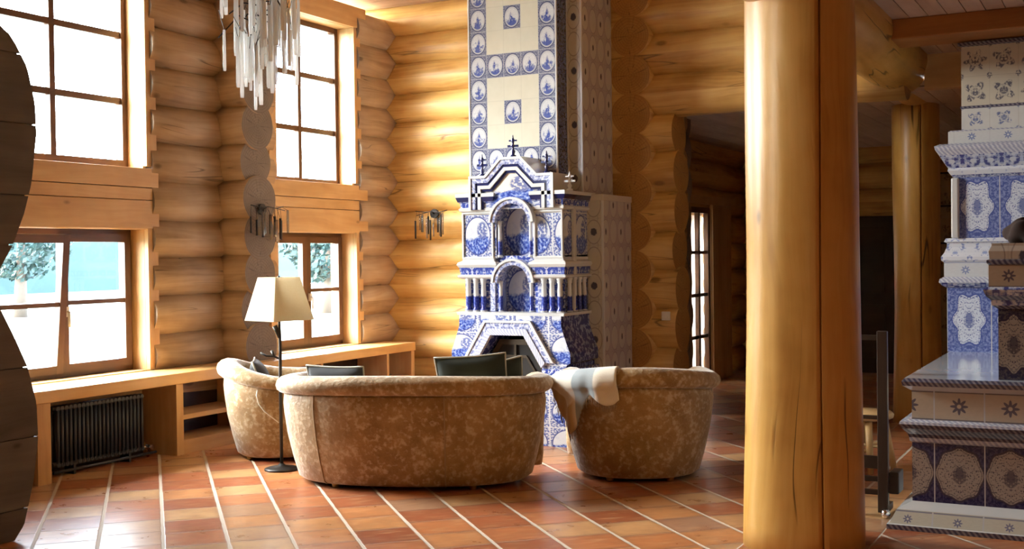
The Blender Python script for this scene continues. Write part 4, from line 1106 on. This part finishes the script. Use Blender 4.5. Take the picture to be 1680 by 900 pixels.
# cushions
def cushion(name, root, x, y, z, w, h, d, tilt, yaw, mat, label, group=None, roll=0.):
    m = MB(); W = to_world(root, (x, y, z)); rz = root.rotation_euler.z + yaw
    M_ = Matrix.Translation(W) @ Matrix.Rotation(rz, 4, 'Z') @ Matrix.Rotation(tilt, 4, 'X') @ Matrix.Rotation(roll, 4, 'Y')
    def f(u, v, s):
        a, b = u * 2 - 1, v * 2 - 1
        e = (1 - abs(a) ** 2.6) * (1 - abs(b) ** 2.6)
        pin = 1 - .07 * (1 - abs(a) ** 2) * 0
        px = a * w / 2 * (1 - .05 * (1 - b * b)); pz = b * h / 2 * (1 - .05 * (1 - a * a))
        return tuple(M_ @ Vector((px, s * d / 2 * max(0, e) ** .55, pz)))
    m.grid(lambda u, v: f(u, v, 1), 18, 18); m.grid(lambda u, v: f(u, v, -1), 18, 18)
    c = tag(m.build(name, mat, loc=tuple(W)), label, 'cushion', group)
    m = MB(); P = []
    for k in range(64):
        q = k / 16; s = int(q); r = q - s
        u, v = ((r, 0), (1, r), (1 - r, 1), (0, 1 - r))[s]; P.append(f(u, v, 0))
    m.tube(P + [P[0]], .007, 6, cap=False); part_label(m.build('piping', PALEPIPE, c), 'pale edge piping')
    return c
cushion('throw_cushion', sofa, .47, -.25, .70, .50, .44, .15, math.radians(14), math.radians(3), GREEN, 'dark green cushion with pale piping leaning inside the sofa back, the taller one', 'green sofa cushions', math.radians(-4))
cushion('throw_cushion', sofa, .625, -.04, .67, .36, .40, .15, math.radians(16), math.radians(26), GREEN, 'dark green cushion with pale piping in the sofa corner by the armchair', 'green sofa cushions', math.radians(-8))
cushion('throw_cushion', sofa, -.50, -.24, .645, .46, .40, .15, math.radians(16), math.radians(-14), GREYC, 'slate grey cushion barely showing over the sofa back below the window')
cushion('throw_cushion', armL, .05, -.14, .60, .44, .40, .15, math.radians(20), 0, GREYC, 'slate grey cushion leaning in the armchair beside the lamp')

# ------------------------------------------------------------------ floor lamp
lp = thing('floor_lamp', 'dark iron floor lamp with a square cream shade between sofa and armchair', 'floor lamp', (-5.68, 6.985, 0))
lx, ly = -5.68, 6.985
m = MB(); m.lathe((lx, ly), [(.13, 0), (.13, .012), (.11, .02), (.03, .035), (.016, .05)], 24); m.build('base', IRON, lp)
m = MB(); m.tube([(lx, ly, .04), (lx, ly, .7), (lx + .004, ly, .95), (lx - .004, ly, 1.18), (lx, ly, 1.47)], .011, 10, rs=[.013, .013, .012, .010, .009])
m.tube([(lx, ly, 1.00), (lx - .02, ly - .01, 1.06), (lx - .035, ly - .015, 1.09)], .012, 8, rs=[.012, .018, .02]); m.build('pole', IRON, lp)
m = MB(); m.tube([(lx, ly, .84), (lx - .04, ly - .02, .86), (lx - .09, ly - .05, .865), (lx - .13, ly - .07, .89)], .008, 8); m.tube([(lx - .04, ly - .02, .86), (lx - .07, ly - .01, .90)], .01, 8, rs=[.007, .014]); m.build('switch_arm', IRON, lp)
m = MB(); az = math.radians(27.8 + 2); q = []
for (hw, z) in ((.262, 1.135), (.158, 1.460)):
    q.append([m.vert(lx + hw * math.cos(az + PI / 2 * i + PI * .0), ly + hw * math.sin(az + PI / 2 * i), z) for i in range(4)])
q2 = []
for (hw, z) in ((.256, 1.135), (.152, 1.460)):
    q2.append([m.vert(lx + hw * math.cos(az + PI / 2 * i), ly + hw * math.sin(az + PI / 2 * i), z) for i in range(4)])
for i in range(4):
    j = (i + 1) % 4
    m.face((q[0][i], q[0][j], q[1][j], q[1][i])); m.face((q2[0][j], q2[0][i], q2[1][i], q2[1][j]))
    m.face((q[0][j], q[0][i], q2[0][i], q2[0][j])); m.face((q[1][i], q[1][j], q2[1][j], q2[1][i]))
part_label(m.build('shade', SHADE, lp), 'cream fabric shade')
m = MB()
for i in range(4): m.tube([(lx, ly, 1.455), (lx + .153 * math.cos(az + PI / 2 * i), ly + .153 * math.sin(az + PI / 2 * i), 1.455)], .004, 6)
m.build('shade_spider', IRON, lp)
m = MB(); m.lathe((lx, ly), [(.0, 1.22), (.03, 1.24), (.035, 1.28), (.018, 1.32), (.016, 1.35)], 14); m.build('bulb', WHITEP, lp)

# ------------------------------------------------------------------ window bench with radiator
wb = thing('window_bench', 'long low pine bench with open shelves under the windows', 'bench', (-7.05, 8.0, 0))
m = MB(); m.box(-7.262, -6.85, 4.9, 10.72, .585, .675, 0, 'y'); m.build('bench_top', WOOD_SILL, wb, bevel=.006)
m = MB(); m.box(-7.255, -7.245, 4.9, 10.7, .0, .585, 0, 'y'); m.build('back_panel', WOOD_DARK, wb)
for a, b in ((4.95, 5.05), (5.745, 5.865), (7.12, 7.20), (8.02, 8.06), (9.05, 9.09), (10.185, 10.225), (10.655, 10.715)):
    m = MB(); m.box(-7.245, -6.865, a, b, 0, .585, 0, 'z'); m.build('upright', WOOD_BOARD, wb, bevel=.003)
for a, b in ((7.20, 8.02), (8.06, 9.05), (9.09, 10.185), (10.225, 10.655)):
    m = MB(); m.box(-7.245, -6.875, a, b, .285, .325, 0, 'y'); m.build('shelf', WOOD_BOARD, wb, bevel=.003)
    m = MB(); m.box(-7.245, -6.87, a, b, 0, .115, 0, 'y'); m.build('bottom_board', WOOD_BOARD, wb, bevel=.003)
rd = thing('column_radiator', 'dark navy column radiator in the bench niche below the window', 'radiator', (-7.07, 6.48, 0))
for i in range(22):
    y = 6.07 + i * .0398
    m = MB()
    for x in (-7.105, -7.035): m.tube([(x, y, .085), (x, y, .50)], .0125, 8)
    m.tube([(-7.115, y, .505), (-7.025, y, .505)], .018, 8); m.tube([(-7.115, y, .085), (-7.025, y, .085)], .018, 8)
    m.build('column', RADP, rd)
for z in (.085, .505):
    m = MB(); m.tube([(-7.07, 6.04, z), (-7.07, 6.94, z)], .02, 10); m.build('header_pipe', RADP, rd)
m = MB(); m.tube([(-7.07, 6.94, .085), (-7.07, 7.0, .085), (-7.07, 7.0, .0)], .01, 8); m.tube([(-7.07, 6.99, .085), (-7.0, 6.99, .085)], .022, 10); part_label(m.build('valve', CHROME, rd), 'chrome valve')
m = MB(); m.tube([(-7.03, 6.02, .035), (-7.03, 7.05, .035)], .012, 8); m.build('feed_pipe', RADP, rd)
for y in (6.2, 6.75):
    m = MB(); m.box(-7.12, -7.02, y, y + .02, 0, .08); m.build('foot', RADP, rd)

# ------------------------------------------------------------------ glass rod lights
def sconce(loc, nx, ny, w, n, seed, label):
    r = random.Random(seed); x, y, z = loc; t = thing('rod_sconce', label, 'wall light', loc, 0, 'glass rod sconces')
    tx, ty = -ny, nx
    P = lambda a, o, h: (x + tx * a + nx * o, y + ty * a + ny * o, z + h)
    m = MB(); m.tube([P(0, -.02, .02), P(0, .015, .02)], .05, 16); m.build('wall_plate', IRON, t)
    m = MB(); m.tube([P(0, .01, .02), P(0, .06, .04)], .008, 8); m.tube([P(-w / 2, .07, .05), P(-w * .2, .06, .035), P(0, .06, .045), P(w * .25, .07, .03), P(w / 2, .065, .05)], .005, 6)
    m.tube([P(-w * .4, .11, .0), P(0, .07, .045), P(w * .4, .12, .01)], .004, 6); m.build('bracket', IRON, t)
    for i in range(n):
        a = -w / 2 + w * (i + r.uniform(.2, .8)) / n; o = r.uniform(.05, .13); top = r.uniform(-.10, .02); L = r.uniform(.13, .24)
        m = MB(); m.tube([P(a, o, top), P(a, o, top - L)], r.uniform(.008, .012), 8)
        rod = part_label(m.build('glass_rod', SMOKE, t), 'smoky hanging glass rod') if i % 2 else m.build('glass_rod', IRON, t)
        m = MB(); m.tube([P(a, .065, .04), P(a, o, top)], .0018, 5); m.build('wire', IRON, rod)
sconce((-6.70, 10.905, 2.05), 0, -1, .40, 12, 3, 'glass rod wall light on the golden log wall left of the fireplace')
sconce((-6.965, 8.34, 2.03), 1, 0, .46, 16, 4, 'dark glass rod wall light on the log ends above the lamp')

cx, cy = -4.60, 5.51
cl = thing('rod_chandelier', 'chandelier of white glass rods hanging in front of the tall window', 'chandelier', (cx, cy, 2.5))
ux, uy = .8846, .4663
m = MB(); m.tube([(cx, cy, 3.35), (cx, cy, 4.40)], .012, 10); m.build('stem', IRON, cl)
m = MB(); m.lathe((cx, cy), [(.07, 4.36), (.075, 4.40)], 20); m.build('ceiling_rose', IRON, cl)
r = random.Random(11); m = MB()
for i in range(14):
    a = 2 * PI * i / 14; rr = r.uniform(.12, .24); z0 = 3.35 - r.uniform(0, .35)
    m.tube([(cx, cy, z0), (cx + rr * .5 * math.cos(a), cy + rr * .5 * math.sin(a), z0 + r.uniform(-.02, .06)), (cx + rr * math.cos(a), cy + rr * math.sin(a), z0 - r.uniform(.02, .12))], .0045, 6)
m.build('branches', IRON, cl)
RODS = [(-.205, 3.25, 3.03), (-.19, 3.3, 3.06), (-.175, 3.28, 3.05), (-.165, 3.3, 3.08), (-.172, 2.945, 2.705), (-.11, 3.2, 2.92), (-.10, 3.1, 2.70), (-.085, 2.95, 2.555), (-.07, 2.90, 2.62), (-.06, 2.86, 2.66), (-.055, 2.80, 2.51), (-.03, 2.98, 2.74), (-.02, 2.78, 2.54), (.0, 2.86, 2.56)]
for i in range(58):
    k = i / 58; x = -.10 + .32 * k + r.uniform(-.02, .02); top = r.uniform(2.86, 3.3); RODS.append((x, top, top - r.uniform(.24, .36) if top > 2.95 else r.uniform(2.60, 2.74)))
for x, a, b in RODS:
    dv = r.uniform(-.16, .16); px, py = cx + ux * x - uy * dv, cy + uy * x + ux * dv
    m = MB(); R0 = r.uniform(.009, .014)
    m.tube([(px, py, a), (px, py, b + .03), (px, py, b)], R0, 8, rs=[R0 * .8, R0, R0 * .85])
    g = part_label(m.build('glass_rod', ROD, cl), 'white hanging glass rod')
    m = MB(); m.tube([(px + r.uniform(-.04, .04), py + r.uniform(-.04, .04), a + r.uniform(.05, .12)), (px, py, a)], .002, 5); m.build('wire', IRON, g)

# ------------------------------------------------------------------ small things
m = MB(); m.box(-3.745, -3.665, 10.0, 10.02, .995, 1.075); m.box(-3.73, -3.68, 9.992, 10.0, 1.01, 1.06)
tag(m.build('light_switch', WHITEP, loc=(-3.705, 10.01, 1.035), bevel=.004), 'small cream light switch on the orange log wall', 'switch')

st = thing('wooden_stool', 'pale wooden stool with a rounded seat behind the black rack', 'stool', (-1.74, 8.75, 0))
sx, sy = -1.70, 8.75
m = MB(); m.lathe((sx, sy), [(.0, .375), (.17, .375), (.195, .39), (.20, .41), (.185, .43), (0, .435)], 28, cap=False); m.build('seat', WOOD_LIGHT, st)
for i in range(4):
    a = math.radians(20 + 90 * i); m = MB()
    m.tube([(sx + .13 * math.cos(a), sy + .13 * math.sin(a), .38), (sx + .20 * math.cos(a), sy + .20 * math.sin(a), .0)], .024, 10, rs=[.026, .022]); m.build('leg', WOOD_LIGHT, st)
for i in range(4):
    a, b = math.radians(20 + 90 * i), math.radians(110 + 90 * i); k = .165; z = .21 if i % 2 else .16
    m = MB(); m.tube([(sx + k * math.cos(a), sy + k * math.sin(a), z), (sx + k * math.cos(b), sy + k * math.sin(b), z)], .013, 8); m.build('stretcher', WOOD_LIGHT, st)

rk = thing('log_rack', 'tall black rack with rungs and a shiny ball foot between the pillars', 'rack', (-1.45, 7.22, 0))
for x in (-1.30, -1.66):
    m = MB(); m.box(x - .03, x + .03, 7.19, 7.235, .03, 1.12, 0, 'z'); m.build('post', WOOD_DARK, rk, bevel=.004)
    m = MB(); m.lathe((x + .016, 7.19), [(0, 0), (.02, .004), (.03, .028), (.02, .052), (0, .057)], 14, cap=False); part_label(m.build('ball_foot', CHROME, rk), 'shiny metal ball foot')
    m = MB(); m.box(x - .02, x + .02, 7.235, 7.42, .02, .06, 0, 'y'); m.build('side_rail', WOOD_DARK, rk)
for z, hh in ((.60, .022), (.33, .075), (.23, .03), (.15, .03), (1.08, .03)):
    m = MB(); m.box(-1.63, -1.33, 7.20, 7.225, z - hh / 2, z + hh / 2, 0, 'x'); m.build('rung', WOOD_DARK, rk)
m = MB(); m.box(-1.272, -1.215, 7.235, 7.40, .14, .27); m.build('side_box', WOOD_DARK, rk, bevel=.006)
# ------------------------------------------------------------------ camera, sky, exposure
cd = bpy.data.cameras.new('camera'); cam = bpy.data.objects.new('camera', cd); COL.objects.link(cam)
cd.sensor_fit = 'HORIZONTAL'; cd.sensor_width = 36.; cd.lens = 36. * 1914.04 / 1680.
cd.clip_start = .05; cd.clip_end = 300
cam.matrix_world = Matrix.Translation((0, 0, 1.6)) @ (Matrix.Rotation(.48533118, 4, 'Z') @ Matrix.Rotation(PI / 2 - .01613235, 4, 'X') @ Matrix.Rotation(-.01280795, 4, 'Z'))
SC.camera = cam
w = bpy.data.worlds.new('sky'); SC.world = w; w.use_nodes = True; t = w.node_tree; t.nodes.clear()
o = t.nodes.new('ShaderNodeOutputWorld'); bg = t.nodes.new('ShaderNodeBackground'); t.links.new(bg.outputs[0], o.inputs[0])
tc = t.nodes.new('ShaderNodeTexCoord')
dot = t.nodes.new('ShaderNodeVectorMath'); dot.operation = 'DOT_PRODUCT'; t.links.new(tc.outputs['Generated'], dot.inputs[0])
dot.inputs[1].default_value = Vector((-.80, -.34, .45)).normalized()
rm = t.nodes.new('ShaderNodeValToRGB'); t.links.new(dot.outputs['Value'], rm.inputs[0]); e = rm.color_ramp.elements
e[0].position = .30; e[0].color = (.70, .82, 1., 1); e[1].position = .93; e[1].color = (3.2, 3.1, 2.9, 1); q = e.new(.70); q.color = (1., 1.06, 1.12, 1)
t.links.new(rm.outputs[0], bg.inputs[0]); bg.inputs[1].default_value = SKY
vs = SC.view_settings; SC.display_settings.display_device = 'sRGB'
vs.view_transform = 'Standard'; vs.look = 'None'; vs.exposure = EXPO; vs.gamma = 1.; vs.use_curve_mapping = False
SC.cycles.max_bounces = 14; SC.cycles.diffuse_bounces = 7; SC.cycles.glossy_bounces = 5; SC.cycles.transparent_max_bounces = 16
SC.cycles.sample_clamp_indirect = 12.
SC.cycles.use_denoising = True
